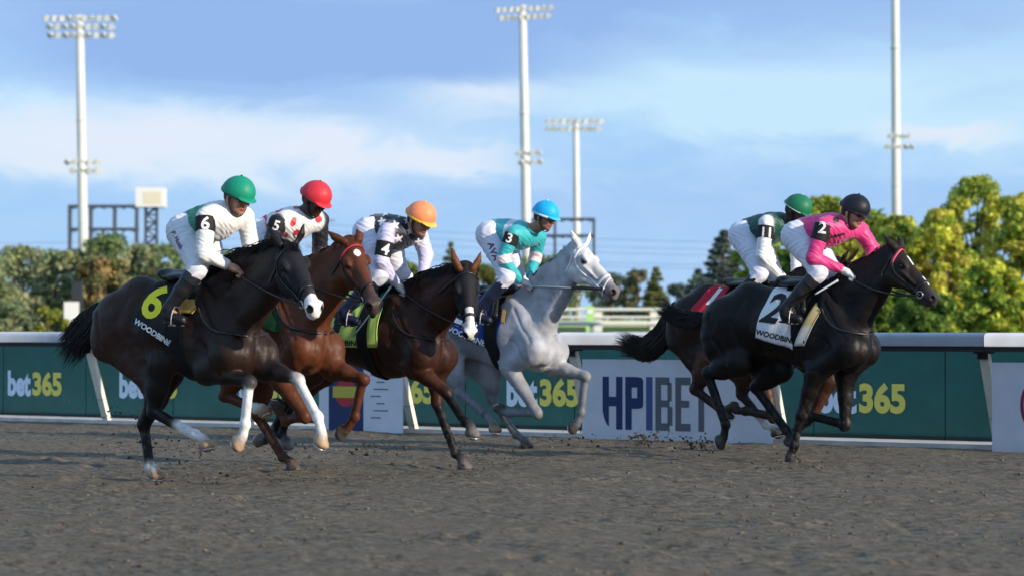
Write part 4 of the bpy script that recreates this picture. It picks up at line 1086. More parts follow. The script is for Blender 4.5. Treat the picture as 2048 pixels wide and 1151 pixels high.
def build_fence():
    Mg = mat('green_panel', (.018, .112, .098), rough=.42, spec=.40, nz=.18, nscale=3.0)
    Mw = mat('pale_blue_print', (.56, .70, .86), rough=.6); My = mat('yellow_print', (.66, .62, .12), rough=.6)
    Me = mat('panel_edge', (.010, .030, .028), rough=.7)
    t1 = rail_t_of(172, QF); t2 = rail_t_of(404, QF); sp = (rail_t_of(1890, QF) - t1) / 8.0
    root = empty('panel_fence', rail_pt(RL / 2, QF, 0)); tag(root, 'dark green advertising panel fence with repeated pale and yellow lettering behind the rail', 'fence')
    a_b = text_aspect('bet', .045); a_n = text_aspect('365', .045)
    first = rail_t_of(68, QF); second = rail_t_of(293, QF); per = (rail_t_of(1722, QF) - first) / 6.0
    hgt = .975
    k0 = -9
    for k in range(k0, 13):
        ta = t1 + (k - 1) * sp; tb = ta + sp; mb = MB(); c = rail_pt((ta + tb) / 2, QF + .02, hgt / 2 + .0)
        mb.box(c, (sp / 2 - .006, .018, hgt / 2 - .012), [RD, RN, U3]); pn = mb.build('panel', Mg, root)
        mb = MB(); mb.box(rail_pt(tb, QF + .035, hgt / 2), (.022, .02, hgt / 2), [RD, RN, U3]); mb.build('panel_post', Me, root)
        mb = MB(); mb.box(rail_pt((ta + tb) / 2, QF - .002, .026), (sp / 2 - .008, .012, .024), [RD, RN, U3]); mb.build('bottom_trim', Me, pn)
    e = 1.0
    for k in range(-10, 12):
        tc = first + k * per; z = .415; H_ = .325
        wb = .42; wn = .52
        plane_text('bet', rail_pt(tc - wn / 2 - .0, QF, z), RD, U3, H_, Mw, 'bet_lettering', root, wb / (a_b * H_), .045, depth=.004)
        plane_text('365', rail_pt(tc + wb / 2 + .03, QF, z), RD, U3, H_ * .94, My, 'number_lettering', root, wn / (a_n * H_ * .94), .045, depth=.004)
    # pale concrete strip between the track and the panels
    V = []
    mb = MB(); 
    for (q0, q1, z0, z1) in ((-.04, .10, -.05, .045),):
        V, Fc = extrude_profile([(q0, z0), (q0, z1), (q1, z1), (q1, z0)], -26, RL + 16, 30); mb.add(V, Fc)
    kb = mb.build('kerb', mat('kerb_concrete', (.58, .56, .54), rough=.85, nz=.22, nscale=5, bump=.4, bscale=30)); tag(kb, kind='structure')
    mb = MB(); V, Fc = extrude_profile([(.10, -.05), (.10, .012), (QF + .06, .012), (QF + .06, -.05)], -26, RL + 16, 30); mb.add(V, Fc)
    kb = mb.build('pavement', mat('strip_concrete', (.56, .54, .52), rough=.9, nz=.25, nscale=4, bump=.4, bscale=30)); tag(kb, kind='structure')
def board(pxl, pxr, label, painter, htop=.80):
    """advertising board fixed along the slanted posts"""
    ta, tb = rail_t_of(pxl, -.35), rail_t_of(pxr, -.35); root = empty('advertising_board', rail_pt((ta + tb) / 2, -.05, 0)); tag(root, label, 'advertising board')
    lean = np.array([0, 0, 1.0]); L_ = htop; nrm = unit(np.cross(RD, lean)); nrm = nrm if nrm @ (CAM - rail_pt(ta)) > 0 else -nrm
    o = rail_pt((ta + tb) / 2, -.30, 0.0) + nrm * .055; mb = MB(); mb.box(o + lean * L_ / 2, ((tb - ta) / 2, L_ / 2, .010), [RD, lean, nrm])
    mb.build('board', mat('board_white', (.64, .67, .74), rough=.45, spec=.4, nz=.08, nscale=4), root)
    painter(root, o + nrm * .011, lean, L_, tb - ta, nrm); return root
def letters(root, rows, org, ex, ey, sc, material, name, depth, nrm):
    """block letters from polygons; rows = list of polygons in letter units"""
    mb = MB()
    for poly in rows:
        mb.add([org + ex * p[0] * sc[0] + ey * p[1] * sc[1] + nrm * depth for p in poly], [tuple(range(len(poly)))])
    return mb.build(name, material, root)
def arc(cx, cy, r0, r1, a0, a1, n=8, sx=1.0):
    out = []
    for i in range(n):
        a, b = [math.radians(a0 + (a1 - a0) * (i + k) / n) for k in (0, 1)]
        out.append([(cx + sx * r0 * math.cos(a), cy + r0 * math.sin(a)), (cx + sx * r1 * math.cos(a), cy + r1 * math.sin(a)), (cx + sx * r1 * math.cos(b), cy + r1 * math.sin(b)), (cx + sx * r0 * math.cos(b), cy + r0 * math.sin(b))])
    return out
def R_(x0, y0, x1, y1): return [(x0, y0), (x1, y0), (x1, y1), (x0, y1)]
def paint_hpibet(root, o, up, L_, wd, nrm):
    navy = mat('navy_print', (.010, .028, .125), rough=.5); grey = mat('grey_print', (.115, .13, .155), rough=.5); blue = mat('mid_blue_print', (.055, .095, .26), rough=.5)
    x0 = -wd / 2 + .25; ey = up; base = o + up * .11; hgt = .52
    sc = (.88, hgt)
    # H with the cut-away lower left foot like a shield
    Hh = [[(0, 1), (.085, 1), (.085, .0 + .05), (.055, .10), (.025, .2), (0, .34)], R_(.085, .44, .185, .62), R_(.185, 0, .27, 1)]
    letters(root, [[(p[0] + x0 / .88, p[1]) for p in q] for q in Hh], base, RD, ey, sc, navy, 'lettering', .002, nrm)
    Pp = [R_(.31, 0, .395, 1), R_(.395, .80, .47, 1), R_(.395, .40, .47, .60), R_(.47, .46, .55, .94), [(.47, .94), (.55, .94), (.53, .985), (.47, 1)], [(.47, .40), (.53, .415), (.55, .46), (.47, .46)]]
    letters(root, [[(p[0] + x0 / .88, p[1]) for p in q] for q in Pp], base, RD, ey, sc, navy, 'lettering', .002, nrm)
    letters(root, [[(p[0] + x0 / .88, p[1]) for p in R_(.59, 0, .675, 1)]], base, RD, ey, sc, blue, 'lettering', .002, nrm)
    Bb = [R_(.715, 0, .79, 1), R_(.79, .86, .90, 1), R_(.79, .44, .90, .57), R_(.79, 0, .90, .14), R_(.875, .10, .94, .45), R_(.875, .55, .93, .90)]
    Ee = [R_(.98, 0, 1.055, 1), R_(1.055, .86, 1.18, 1), R_(1.055, .44, 1.16, .57), R_(1.055, 0, 1.18, .14)]
    Tt = [R_(1.21, .86, 1.43, 1), R_(1.282, 0, 1.357, .86)]
    for q in (Bb, Ee, Tt): letters(root, [[(p[0] + x0 / .88, p[1]) for p in w] for w in q], base, RD, ey, sc, grey, 'lettering', .002, nrm)
def paint_flag(root, o, up, L_, wd, nrm):
    navy = mat('flag_navy', (.012, .030, .115), rough=.5); red = mat('flag_red', (.42, .03, .035), rough=.5); yel = mat('flag_yellow', (.55, .44, .06), rough=.5); gr = mat('grey_print', (0, 0, 0))
    x = -wd / 2
    letters(root, [R_(x + .14, .0, x + .62, L_)], o, RD, up, (1, 1), navy, 'blue_field', .002, nrm)
    letters(root, arc(x + .38, .42, 0, .15, 0, 360, 20), o, RD, up, (1, 1), red, 'red_disc', .004, nrm)
    letters(root, [R_(x + .20, .37, x + .56, .49)], o, RD, up, (1, 1), yel, 'yellow_bar', .006, nrm)
    letters(root, [R_(x + .72 + .04 * (i % 3), .16 + .075 * i, x + .86 + .05 * ((i * 2) % 3), .172 + .075 * i) for i in range(7)], o, RD, up, (1, 1), gr, 'small_print', .002, nrm)
def paint_ring(root, o, up, L_, wd, nrm):
    red = mat('maroon_print', (.26, .03, .07), rough=.5); navy = mat('navy_print', (0, 0, 0)); c = -wd / 2 + .46
    sq = arc(c, .42, .205, .25, 0, 360, 28, .72); letters(root, sq, o, RD, up, (1, 1), red, 'red_ring', .002, nrm)
    letters(root, [R_(c - .05, .25, c + .0, .59), R_(c, .38, c + .08, .45)], o, RD, up, (1, 1), red, 'emblem', .002, nrm)

# ------------------------------------------------------------------ things beyond the rail
def gz(P): return float(terrain(P[0], P[1]))
def place(px, Y):
    q = ray(px, HZ); P = CAM + q * (Y / q[1]); P[2] = gz(P); return P
M_pole = mat('pole_paint', (.70, .70, .66), rough=.45, spec=.4, nz=.05, nscale=1)
M_lampshell = mat('lamp_shell', (.66, .66, .62), rough=.4); M_lampglass = mat('lamp_glass', (.75, .78, .80), rough=.15, spec=.8)
M_truss = mat('dark_truss', (.07, .085, .12), rough=.7)
def light_tower(px, Y, ytop, label, wpole, rows, low, lean, rowtilt=0.0):
    B = place(px + lean, Y); s = F / Y; H_ = (HZ - ytop) / s + CAMH - B[2]
    root = empty('light_tower', B); tag(root, label, 'light tower', 'floodlight towers beyond the track')
    ln = np.array([-lean / s * 1.0, 0, 0]); top = B + np.array([0, 0, H_]) + ln
    mb = MB(); mb.tube([B + (top - B) * t for t in (0, .33, .66, 1)], [wpole * .56, wpole * .52, wpole * .47, wpole * .42], 14); mb.build('pole', M_pole, root, True)
    for t in (.33, .66):
        mb = MB(); mb.tube([B + (top - B) * (t - .002), B + (top - B) * (t + .002)], wpole * .56, 14); mb.build('joint_ring', M_pole, root, True)
    ex = np.array([1, 0, -rowtilt]); rr = random.Random(int(px))
    for (yr, xa, xb, n) in rows + low:
        z = CAMH + (HZ - yr) / s; cx = top[0]; xl = (xa - px) / s + place(px, Y)[0]; xr = (xb - px) / s + place(px, Y)[0]; cxx = B[0] + (z / max(H_, 1)) * ln[0]
        mb = MB(); mb.box(((xl + xr) / 2, B[1], z), ((xr - xl) / 2, .09, .09), [unit(ex), (0, 1, 0), unit(np.cross(unit(ex), (0, 1, 0)))]); arm = mb.build('crossarm', M_pole, root)
        for i in range(n):
            f = (i + .5) / n; x = xl + (xr - xl) * f; zz = z - rowtilt * (x - (xl + xr) / 2)
            yaw = rr.uniform(-.5, .5); a1 = unit((math.cos(yaw), math.sin(yaw), 0)); dn = unit((math.sin(yaw), -math.cos(yaw), -.55)); u2 = np.cross(dn, a1); w = (xr - xl) / n * .46
            mb = MB(); c = np.array([x, B[1] - .28, zz + .05]); mb.tube([c - dn * .22, c - dn * .10, c + dn * .16], [w * .35, w * .8, w * .95], 10); l = mb.build('floodlight', M_lampshell, root, False)
            mb = MB(); mb.tube([c + dn * .165, c + dn * .18], w * .88, 10); mb.build('lens', M_lampglass, l)
    return root
def gantry(pxs, ys, Y, label, posts):
    x0, x1 = pxs; c = place((x0 + x1) / 2, Y); s = F / Y; root = empty('gantry', c); tag(root, label, 'scaffold frame')
    P = lambda px, py: np.array([place(px, Y)[0], c[1], CAMH + (HZ - py) / s])
    for y in ys:
        for dy in (0, .9):
            mb = MB(); a = P(x0, y) + (0, dy, 0); b = P(x1, y) + (0, dy, 0); mb.tube([a, b], .13, 6); mb.build('beam', M_truss, root)
        a = P(x0, y); b = P(x1, y); n = 14; mb = MB()
        for i in range(n): mb.tube([a + (b - a) * i / n + (0, .9 * (i % 2), -.25 * (i % 2)), a + (b - a) * (i + 1) / n + (0, .9 * ((i + 1) % 2), -.25 * ((i + 1) % 2))], .05, 4)
        mb.build('lattice', M_truss, root)
    for px in posts:
        a = P(px, ys[0]); b = np.array([a[0], a[1], c[2]]); mb = MB(); mb.tube([b, a], .14, 6); mb.tube([b + (0, .9, 0), a + (0, .9, 0)], .12, 6); mb.build('upright', M_truss, root)
def sign_tower():
    Y = 200.0; s = F / Y; c = place(302, Y); root = empty('sign_tower', c); tag(root, 'lattice mast carrying a bright white box sign above the bushes', 'sign tower')
    cx = c[0]; zt = CAMH + (HZ - 376) / s; zb = CAMH + (HZ - 415) / s; hw = 28 / s
    mb = MB(); mb.box((cx, c[1], (zt + zb) / 2), (hw, .9, (zt - zb) / 2)); mb.build('sign_box', mat('sign_white', (.80, .80, .77), rough=.4), root)
    mb = MB(); mb.box((cx + hw * .2, c[1] - .91, (zt + zb) / 2 - .05), (hw * .62, .012, (zt - zb) / 2 * .62)); mb.build('sign_face', mat('sign_cream', (.74, .66, .50), rough=.4), root)
    w = 11 / s
    mb = MB(); n = 16
    for sx in (-1, 1):
        for sy in (-1, 1): mb.tube([(cx + sx * w, c[1] + sy * w, c[2]), (cx + sx * w, c[1] + sy * w, zb)], .07, 5)
    for i in range(n):
        z0 = c[2] + (zb - c[2]) * i / n; z1 = c[2] + (zb - c[2]) * (i + 1) / n; sg = 1 if i % 2 else -1
        for sy in (-1, 1): mb.tube([(cx - sg * w, c[1] + sy * w, z0), (cx + sg * w, c[1] + sy * w, z1)], .045, 4); mb.tube([(cx - w, c[1] + sy * w, z1), (cx + w, c[1] + sy * w, z1)], .045, 4)
    mb.build('mast', M_truss, root)
def box_sign():
    Y = 110.0; s = F / Y; c = place(143, Y); root = empty('distance_marker', c); tag(root, 'small blank white box marker standing before the bushes at left', 'marker')
    mb = MB(); mb.box((c[0], c[1], CAMH + (HZ - 628) / s), (14 / s, .16, 25 / s)); mb.build('marker_box', mat('sign_white', (0, 0, 0)), root)
    mb = MB(); mb.tube([(c[0], c[1], c[2]), (c[0], c[1], CAMH + (HZ - 650) / s)], .09, 8); mb.build('pole', M_pole, root)
    c2 = place(146, 112); root = empty('utility_cabinet', c2); tag(root, 'dark upright cabinet behind the white box marker', 'cabinet'); mb = MB(); s = F / 112
    mb.box((c2[0], c2[1] + 1.2, (c2[2] + CAMH + (HZ - 562) / s) / 2), (9 / s, .25, (CAMH + (HZ - 562) / s - c2[2]) / 2)); mb.build('cabinet_box', mat('dark_cabinet', (.03, .035, .045), rough=.6), root)
def course_rail(Y, ytop, pxs, label, base_h, step, Mx, gate=None, board_=False):
    s = F / Y; x0, x1 = [place(p, Y)[0] for p in pxs]; c = place(sum(pxs) / 2, Y); root = empty('course_rail', c); tag(root, label, 'course rail'); zt = CAMH + (HZ - ytop) / s
    mb = MB(); mb.tube([(x0, Y, zt), (x1, Y, zt)], .085, 8); mb.build('top_rail', Mx, root)
    mb = MB(); mb.tube([(x0, Y, zt - .42), (x1, Y, zt - .42)], .07, 8); mb.build('middle_rail', Mx, root)
    n = int((x1 - x0) / step)
    for i in range(n + 1):
        x = x0 + (x1 - x0) * i / n; g = float(terrain(x, Y)); mb = MB(); mb.box((x, Y + .12, (g + zt) / 2), (.09 if not board_ else .22, .05, (zt - g) / 2)); mb.build('post', Mx if i % 3 else mat('tan_post', (.42, .33, .24), rough=.7), root)
    if board_:
        mb = MB(); mb.box(((x0 + x1) / 2, Y + .2, zt - .75), ((x1 - x0) / 2, .03, .18)); mb.build('kick_board', mat('pale_yellow_board', (.55, .60, .32), rough=.7), root)

# ------------------------------------------------------------------ trees
def leaf_mat(name): return mat(name, (0, 0, 0), rough=.6, spec=.2, attr=True, trans=.38)
M_bark = mat('bark', (.085, .065, .048), rough=.9, nz=.35, nscale=3, bump=.8, bscale=12, bdist=.03)
def crown_mesh(name, parent, clumps, nleaf, lsize, cols, rs, mname):
    """clumps: (centre, radii). leaves sit mostly in the outer shell of every clump"""
    N_ = len(clumps); tot = N_ * nleaf
    C = np.repeat(np.array([c[0] for c in clumps]), nleaf, 0); Rr = np.repeat(np.array([c[1] for c in clumps]), nleaf, 0)
    d = rs.randn(tot, 3); d /= np.linalg.norm(d, axis=1)[:, None]; rad = rs.rand(tot, 1) ** .38 * (.85 + .35 * rs.rand(tot, 1))
    P = C + d * Rr * rad
    nrm = unit_rows(d * .9 + rs.randn(tot, 3) * .65 + np.array([0, 0, .35])); a = unit_rows(np.cross(nrm, rs.randn(tot, 3))); b = np.cross(nrm, a)
    sz = lsize * (.55 + .9 * rs.rand(tot, 1)); a = a * sz; b = b * sz * .55
    V = np.stack([P - a, P + b - a * .1, P + a, P - b - a * .1], 1).reshape(-1, 3)
    Q = np.arange(tot * 4).reshape(-1, 4)
    cc = np.array(cols); ci = rs.randint(0, len(cols), N_); base = (cc[ci] * .7 + cc.mean(0) * .3) * (1 + .16 * rs.randn(N_, 1)); col = np.repeat(base, nleaf, 0) * (1 + .25 * rs.randn(tot, 1)); alt = rs.rand(tot) < .18
    col[alt] = cc[rs.randint(0, len(cols), alt.sum())]
    return mesh_np(name, V, Q, leaf_mat(mname), parent, np.repeat(np.clip(col, .004, .9), 4, 0), smooth=False, world=True)
def unit_rows(a): return a / (np.linalg.norm(a, axis=1)[:, None] + 1e-9)
def tree(px, Y, ytop, wpx, label, cols, seed, n=26, nleaf=260, lsize=.11, name='broadleaf_tree', low=.12, group=None, cat='tree', shape=1.0):
    rs = np.random.RandomState(seed); B = place(px, Y); s = F / Y; H_ = (HZ - ytop) / s + CAMH - B[2]; R0 = wpx / s / 2
    root = empty(name, B); tag(root, label, cat, group)
    clumps = []
    for i in range(n):
        f = low + (1 - low) * ((i + .5) / n); prof = math.sin(math.pi * min(1, max(.03, (f - low) / (1 - low))) ** .75) ** .55 if shape == 1.0 else (1.05 - f) ** .8
        a = i * 2.4 + rs.rand() * 1.2; rr_ = R0 * prof * (.30 + .62 * rs.rand() ** .6); cs = R0 * (.26 + .16 * rs.rand()) * (1 - .25 * f) * (26.0 / max(n, 26)) ** .33
        rr_ = max(0, min(rr_, R0 - cs * .9)); cz = min(H_ * f, H_ - cs * .75); clumps.append((B + np.array([math.cos(a) * rr_, math.sin(a) * rr_ * .9, cz]), np.array([cs, cs, cs * .78])))
    crown_mesh('crown', root, clumps, nleaf, lsize, cols, rs, 'foliage')
    mb = MB(); th = max(.09, R0 * .085); top = B + np.array([rs.randn() * .2, rs.randn() * .2, H_ * .72]); mid = (B + top) / 2 + np.array([rs.randn() * .15, 0, 0]); mb.tube([B - np.array([0, 0, .1]), mid, top], [th, th * .7, th * .2], 8)
    for c, r_ in clumps[::3]:
        st = B + (top - B) * min(.85, max(.15, (c[2] - B[2]) / H_ * .65)); mb.tube([st, (st + c) / 2 + np.array([0, 0, -.15]), c], [th * .38, th * .22, th * .06], 5)
    mb.build('trunk', M_bark, root, True)
    return root
def conifer(px, Y, ytop, wpx, label, cols, seed, tiers=15, per=9, nleaf=110, lsize=.10, group=None):
    rs = np.random.RandomState(seed); B = place(px, Y); s = F / Y; H_ = (HZ - ytop) / s + CAMH - B[2]; R0 = wpx / s / 2; root = empty('conifer', B); tag(root, label, 'tree', group)
    clumps = []
    for i in range(tiers):
        f = .06 + .92 * i / (tiers - 1); r_ = R0 * (1 - f) ** .85 * (.85 + .3 * rs.rand()) + .1
        for j in range(max(3, int(per * (1 - f * .6)))):
            a = 2 * math.pi * (j + rs.rand() * .8) / per * (1 + .6 * f) + i; q = r_ * (.55 + .35 * rs.rand()); clumps.append((B + np.array([math.cos(a) * q, math.sin(a) * q, H_ * f - q * .12]), np.array([r_ * .42 + .08, r_ * .42 + .08, H_ / tiers * .42])))
    crown_mesh('crown', root, clumps, nleaf, lsize, cols, rs, 'foliage'); mb = MB(); mb.tube([B, B + np.array([0, 0, H_ * .96])], [.16, .03], 8); mb.build('trunk', M_bark, root, True)
def parked(px, Y, label, col, wpx=46):
    c = place(px, Y); root = empty('parked_car', c); tag(root, label, 'car', 'vehicles parked beyond the infield'); ex = np.array([1, 0, 0.]); L_ = 4.4
    prof = [(-2.2, .35), (-2.2, .85), (-1.9, .95), (-1.2, 1.0), (-.7, 1.42), (.8, 1.45), (1.5, 1.0), (2.1, .88), (2.2, .6), (2.2, .35)]
    mb = MB(); n = len(prof); V = [c + np.array([x, y, z]) for y in (-.85, .85) for x, z in prof]; mb.add(V, [tuple(range(n)), tuple(n + k for k in range(n - 1, -1, -1))] + [(k, (k + 1) % n, n + (k + 1) % n, n + k) for k in range(n)])
    mb.build('body', mat('car_paint_%s' % ('w' if col[0] > .5 else 'd'), col, rough=.25, coat=.4), root)
    mb = MB(); mb.add([c + np.array([x, -.86, z]) for x, z in ((-1.1, 1.0), (-.68, 1.36), (.74, 1.38), (1.3, 1.0))], [(0, 1, 2, 3)]); mb.build('side_window', mat('car_glass', (.02, .025, .03), rough=.1), root)
    for x in (-1.4, 1.4):
        for y in (-.8, .8): mb = MB(); mb.tube([c + np.array([x, y - .1, .33]), c + np.array([x, y + .1, .33])], .33, 14); mb.build('wheel', mat('tyre', (.02, .02, .02), rough=.8), root)

build_ground(); build_track(); build_clods()
TP, TST = build_rail(); build_fence()
board(1166, 1545, 'white board standing before the rail posts lettered HPIBET in navy and grey', paint_hpibet)
board(640, 806, 'pale board with blue field, red disc and yellow bar, between the chestnut and bay horses', paint_flag)
board(1985, 2380, 'white board cut by the right edge of the view with a maroon ring emblem', paint_ring)

light_tower(158, 250, 30, 'tall white floodlight tower at far left with three rows of lamps', .86, [(37, 85, 235, 10), (54, 91, 229, 9), (71, 93, 229, 9)], [(325, 128, 203, 5), (342, 138, 204, 4)], 11)
light_tower(1045, 250, 10, 'tall white floodlight tower behind the rider in turquoise with two tilted rows of lamps', .84, [(18, 989, 1107, 9), (34, 996, 1102, 8)], [(307, 1031, 1085, 4), (325, 1036, 1087, 4)], 11, -.05)
light_tower(1152, 330, 238, 'shorter distant floodlight tower behind the grey horse, lamps dark', .84, [(243, 1090, 1208, 8), (258, 1090, 1203, 8)], [], 3)
light_tower(1791, 250, -190, 'white floodlight tower rising out of the top of the view behind the rider in pink', .80, [(-183, 1720, 1862, 10), (-165, 1724, 1858, 9)], [(273, 1776, 1826, 4), (294, 1770, 1830, 5)], 3)
gantry((136, 275), (412, 458, 500), 260, 'dark open scaffold frame with three double beams left of the white sign', (138, 180, 228, 272))
gantry((1060, 1190), (438, 471), 280, 'dark open scaffold frame behind the shorter light tower', (1063, 1110, 1188))
sign_tower(); box_sign()
course_rail(150, 618, (1085, 1420), 'low white inner course rail with pale boards far behind the dirt track', .6, 2.6, mat('course_white', (.74, .73, .66), rough=.5), board_=True)
course_rail(112, 646, (1060, 1430), 'nearer white turf course rail with tan posts beyond the grey horse', .5, 2.2, mat('course_white', (0, 0, 0)))
_p = place(1180, 146); _r = empty('furlong_post', _p); tag(_r, 'lime green furlong post standing at the inner course rail', 'post')
_m = MB(); _s = F / 146; _m.box((_p[0], _p[1], (_p[2] + CAMH + (HZ - 611) / _s) / 2), (.21, .16, (CAMH + (HZ - 611) / _s - _p[2]) / 2)); _m.build('post_body', mat('lime_paint', (.42, .72, .22), rough=.5), _r)
_m = MB(); _m.box((_p[0], _p[1] - .17, CAMH + (HZ - 622) / _s), (.16, .012, .12)); _m.build('post_plate', mat('sign_white', (0, 0, 0)), _r)

OL = [(.33, .36, .17), (.24, .30, .14), (.44, .43, .25), (.17, .23, .12)]  # distance haze is put into these leaf tones: paler, slightly blue
GR = [(.22, .31, .12), (.15, .22, .10), (.31, .36, .14)]
YG = [(.60, .60, .075), (.31, .43, .06), (.74, .64, .12), (.14, .23, .045)]
DK = [(.13, .18, .14), (.17, .22, .15), (.10, .14, .12)]  # dark greens lifted, haze of the far trees mixed into the colour
L1 = [(-60, 118, 505, 230, OL), (40, 126, 492, 210, OL), (130, 120, 500, 170, OL), (215, 150, 466, 170, GR), (205, 118, 512, 150, [(.42, .27, .12), (.26, .26, .11), (.20, .24, .09)]), (290, 124, 488, 160, OL), (345, 150, 485, 190, GR), (395, 122, 520, 150, OL), (460, 140, 500, 180, GR), (-150, 122, 490, 220, GR), (545, 150, 520, 190, OL), (640, 150, 540, 190, GR)]
for i, (px, Y, yt, w, c) in enumerate(L1):
    lab = ['olive autumn shrub tree at the left edge', 'broad olive tree left of the first light tower', 'olive tree directly behind the first light tower', 'tallest mid green tree left of the sign mast', 'orange tinged small tree between the light tower and the sign mast', 'olive tree at the foot of the sign mast', 'green tree behind the sign mast', 'olive tree behind the rump of the leftmost horse', 'green tree behind the leftmost rider', 'green tree outside the left edge', 'olive tree behind the dotted rider', 'green tree behind the chestnut horse'][i]
    tree(px, Y, yt, w, lab, c, 100 + i, 46, 150, .115, group='trees beyond the infield')
tree(98, 104, 612, 90, 'low yellow green bush beside the white box marker', [(.34, .36, .05), (.25, .30, .05)], 140, 10, 200, .09, 'bush', cat='bush')
tree(25, 104, 600, 130, 'low grey green bush at the left edge above the rail', OL, 141, 10, 200, .09, 'bush', cat='bush')
tree(225, 106, 590, 120, 'low olive bush in front of the first horse rump', OL, 142, 12, 200, .09, 'bush', cat='bush')
conifer(900, 190, 486, 66, 'pale cypress top showing above the ears of the bay horse', [(.24, .25, .12), (.17, .19, .09)], 150, 12, 7, 90)
tree(800, 170, 520, 170, 'yellow green tree between the star patterned rider and the bay horse', [(.20, .24, .045), (.13, .18, .04)], 151, 24, 220, .13, group='trees beyond the infield')
tree(950, 170, 528, 150, 'dark olive tree behind the ears of the bay horse', [(.10, .14, .035), (.15, .16, .04)], 152, 22, 220, .13, group='trees beyond the infield')
tree(1100, 200, 508, 170, 'green tree behind the neck of the grey horse', GR, 153, 24, 200, .14, group='trees beyond the infield')
tree(1225, 210, 545, 110, 'dark green tree behind the muzzle of the grey horse', DK + GR[:1], 154, 20, 180, .14, group='trees beyond the infield')
tree(1275, 205, 538, 90, 'brown green tree right of the grey horse muzzle', [(.26, .23, .15), (.17, .20, .10)], 155, 20, 180, .14, group='trees beyond the infield')
conifer(1312, 200, 536, 66, 'yellow green conical tree between the grey and the rightmost horses', [(.22, .24, .07), (.14, .18, .06)], 156, 12, 7, 110, .12)
tree(1360, 215, 566, 110, 'low dark green tree left of the spruce', DK, 157, 18, 180, .14, group='trees beyond the infield')
conifer(1448, 150, 462, 150, 'dark blue green spruce behind the tail of the rightmost horses', [(.08, .12, .11), (.11, .15, .13), (.19, .20, .15)], 158, 17, 10, 150, .12)
conifer(1395, 165, 540, 90, 'small dark spruce left of the tall one', DK, 161, 12, 8, 110, .12)
RT = [(1545, 120, 430, 170, 'green and yellow tree behind the rider in dark green', YG), (1650, 104, 392, 200, 'broad yellow topped tree directly behind the rider in pink', YG), (1735, 108, 418, 190, 'green tree at the foot of the right light tower', [YG[1], YG[3], (.22, .28, .03)]), (1800, 98, 432, 170, 'yellow green tree right of the light tower', YG), (1880, 96, 418, 160, 'round yellow tree behind the muzzle of the black horse', [YG[0], YG[2], YG[1]]), (1955, 108, 352, 230, 'tallest yellow crowned tree near the right edge', YG), (2060, 100, 385, 190, 'yellow green tree cut by the right edge', YG), (2170, 104, 380, 220, 'green tree outside the right edge', YG), (1610, 100, 470, 130, 'low green tree between the two right riders', [YG[1], YG[3]]), (1985, 92, 520, 150, 'low green tree above the rail near the right edge', [YG[1], YG[3], YG[0]]), (1745, 94, 540, 150, 'low dark green tree behind the neck of the black horse', [YG[3], YG[1]]), (1850, 90, 580, 140, 'bushy green undergrowth above the rail right of the black horse', [YG[3], YG[1], (.05, .10, .02)])]
for i, (px, Y, yt, w, lab, c) in enumerate(RT):
    tree(px, Y, yt, w, lab, c, 200 + i, 64, 190, .105, group='yellow green trees at the right')
parked(50, 175, 'white car parked behind the olive trees at left', (.7, .7, .7)); parked(-10, 178, 'dark car parked at the left edge behind the trees', (.05, .06, .08))

def power_lines():
    c = place(700, 420); root = empty('power_line', c); tag(root, 'thin overhead power cables sagging faintly across the low sky', 'power line')
    for k, (ya, yb, sg) in enumerate(((448, 470, 16), (462, 486, 16), (478, 500, 14), (497, 520, 14), (506, 532, 12))):
        for a, b in ((-900, 640), (640, 2300)):
            P0 = at_depth(a, ya, 420); P1 = at_depth(b, yb, 420); mb = MB(); s = F / 420
            mb.tube([P0 + (P1 - P0) * t - np.array([0, 0, 4 * t * (1 - t) * sg / s * 1.6]) for t in np.linspace(0, 1, 15)], .026, 4); mb.build('cable', M_truss, root)
    for px in (-900, 640, 2300):
        B = place(px, 420); mb = MB(); mb.tube([B, B + np.array([0, 0, 17.5])], [.22, .12], 6)
        for z in (12.5, 14.5, 16.5): mb.box((B[0], B[1], z + 1.1), (2.2, .08, .08))
        mb.build('pylon', M_truss, root)
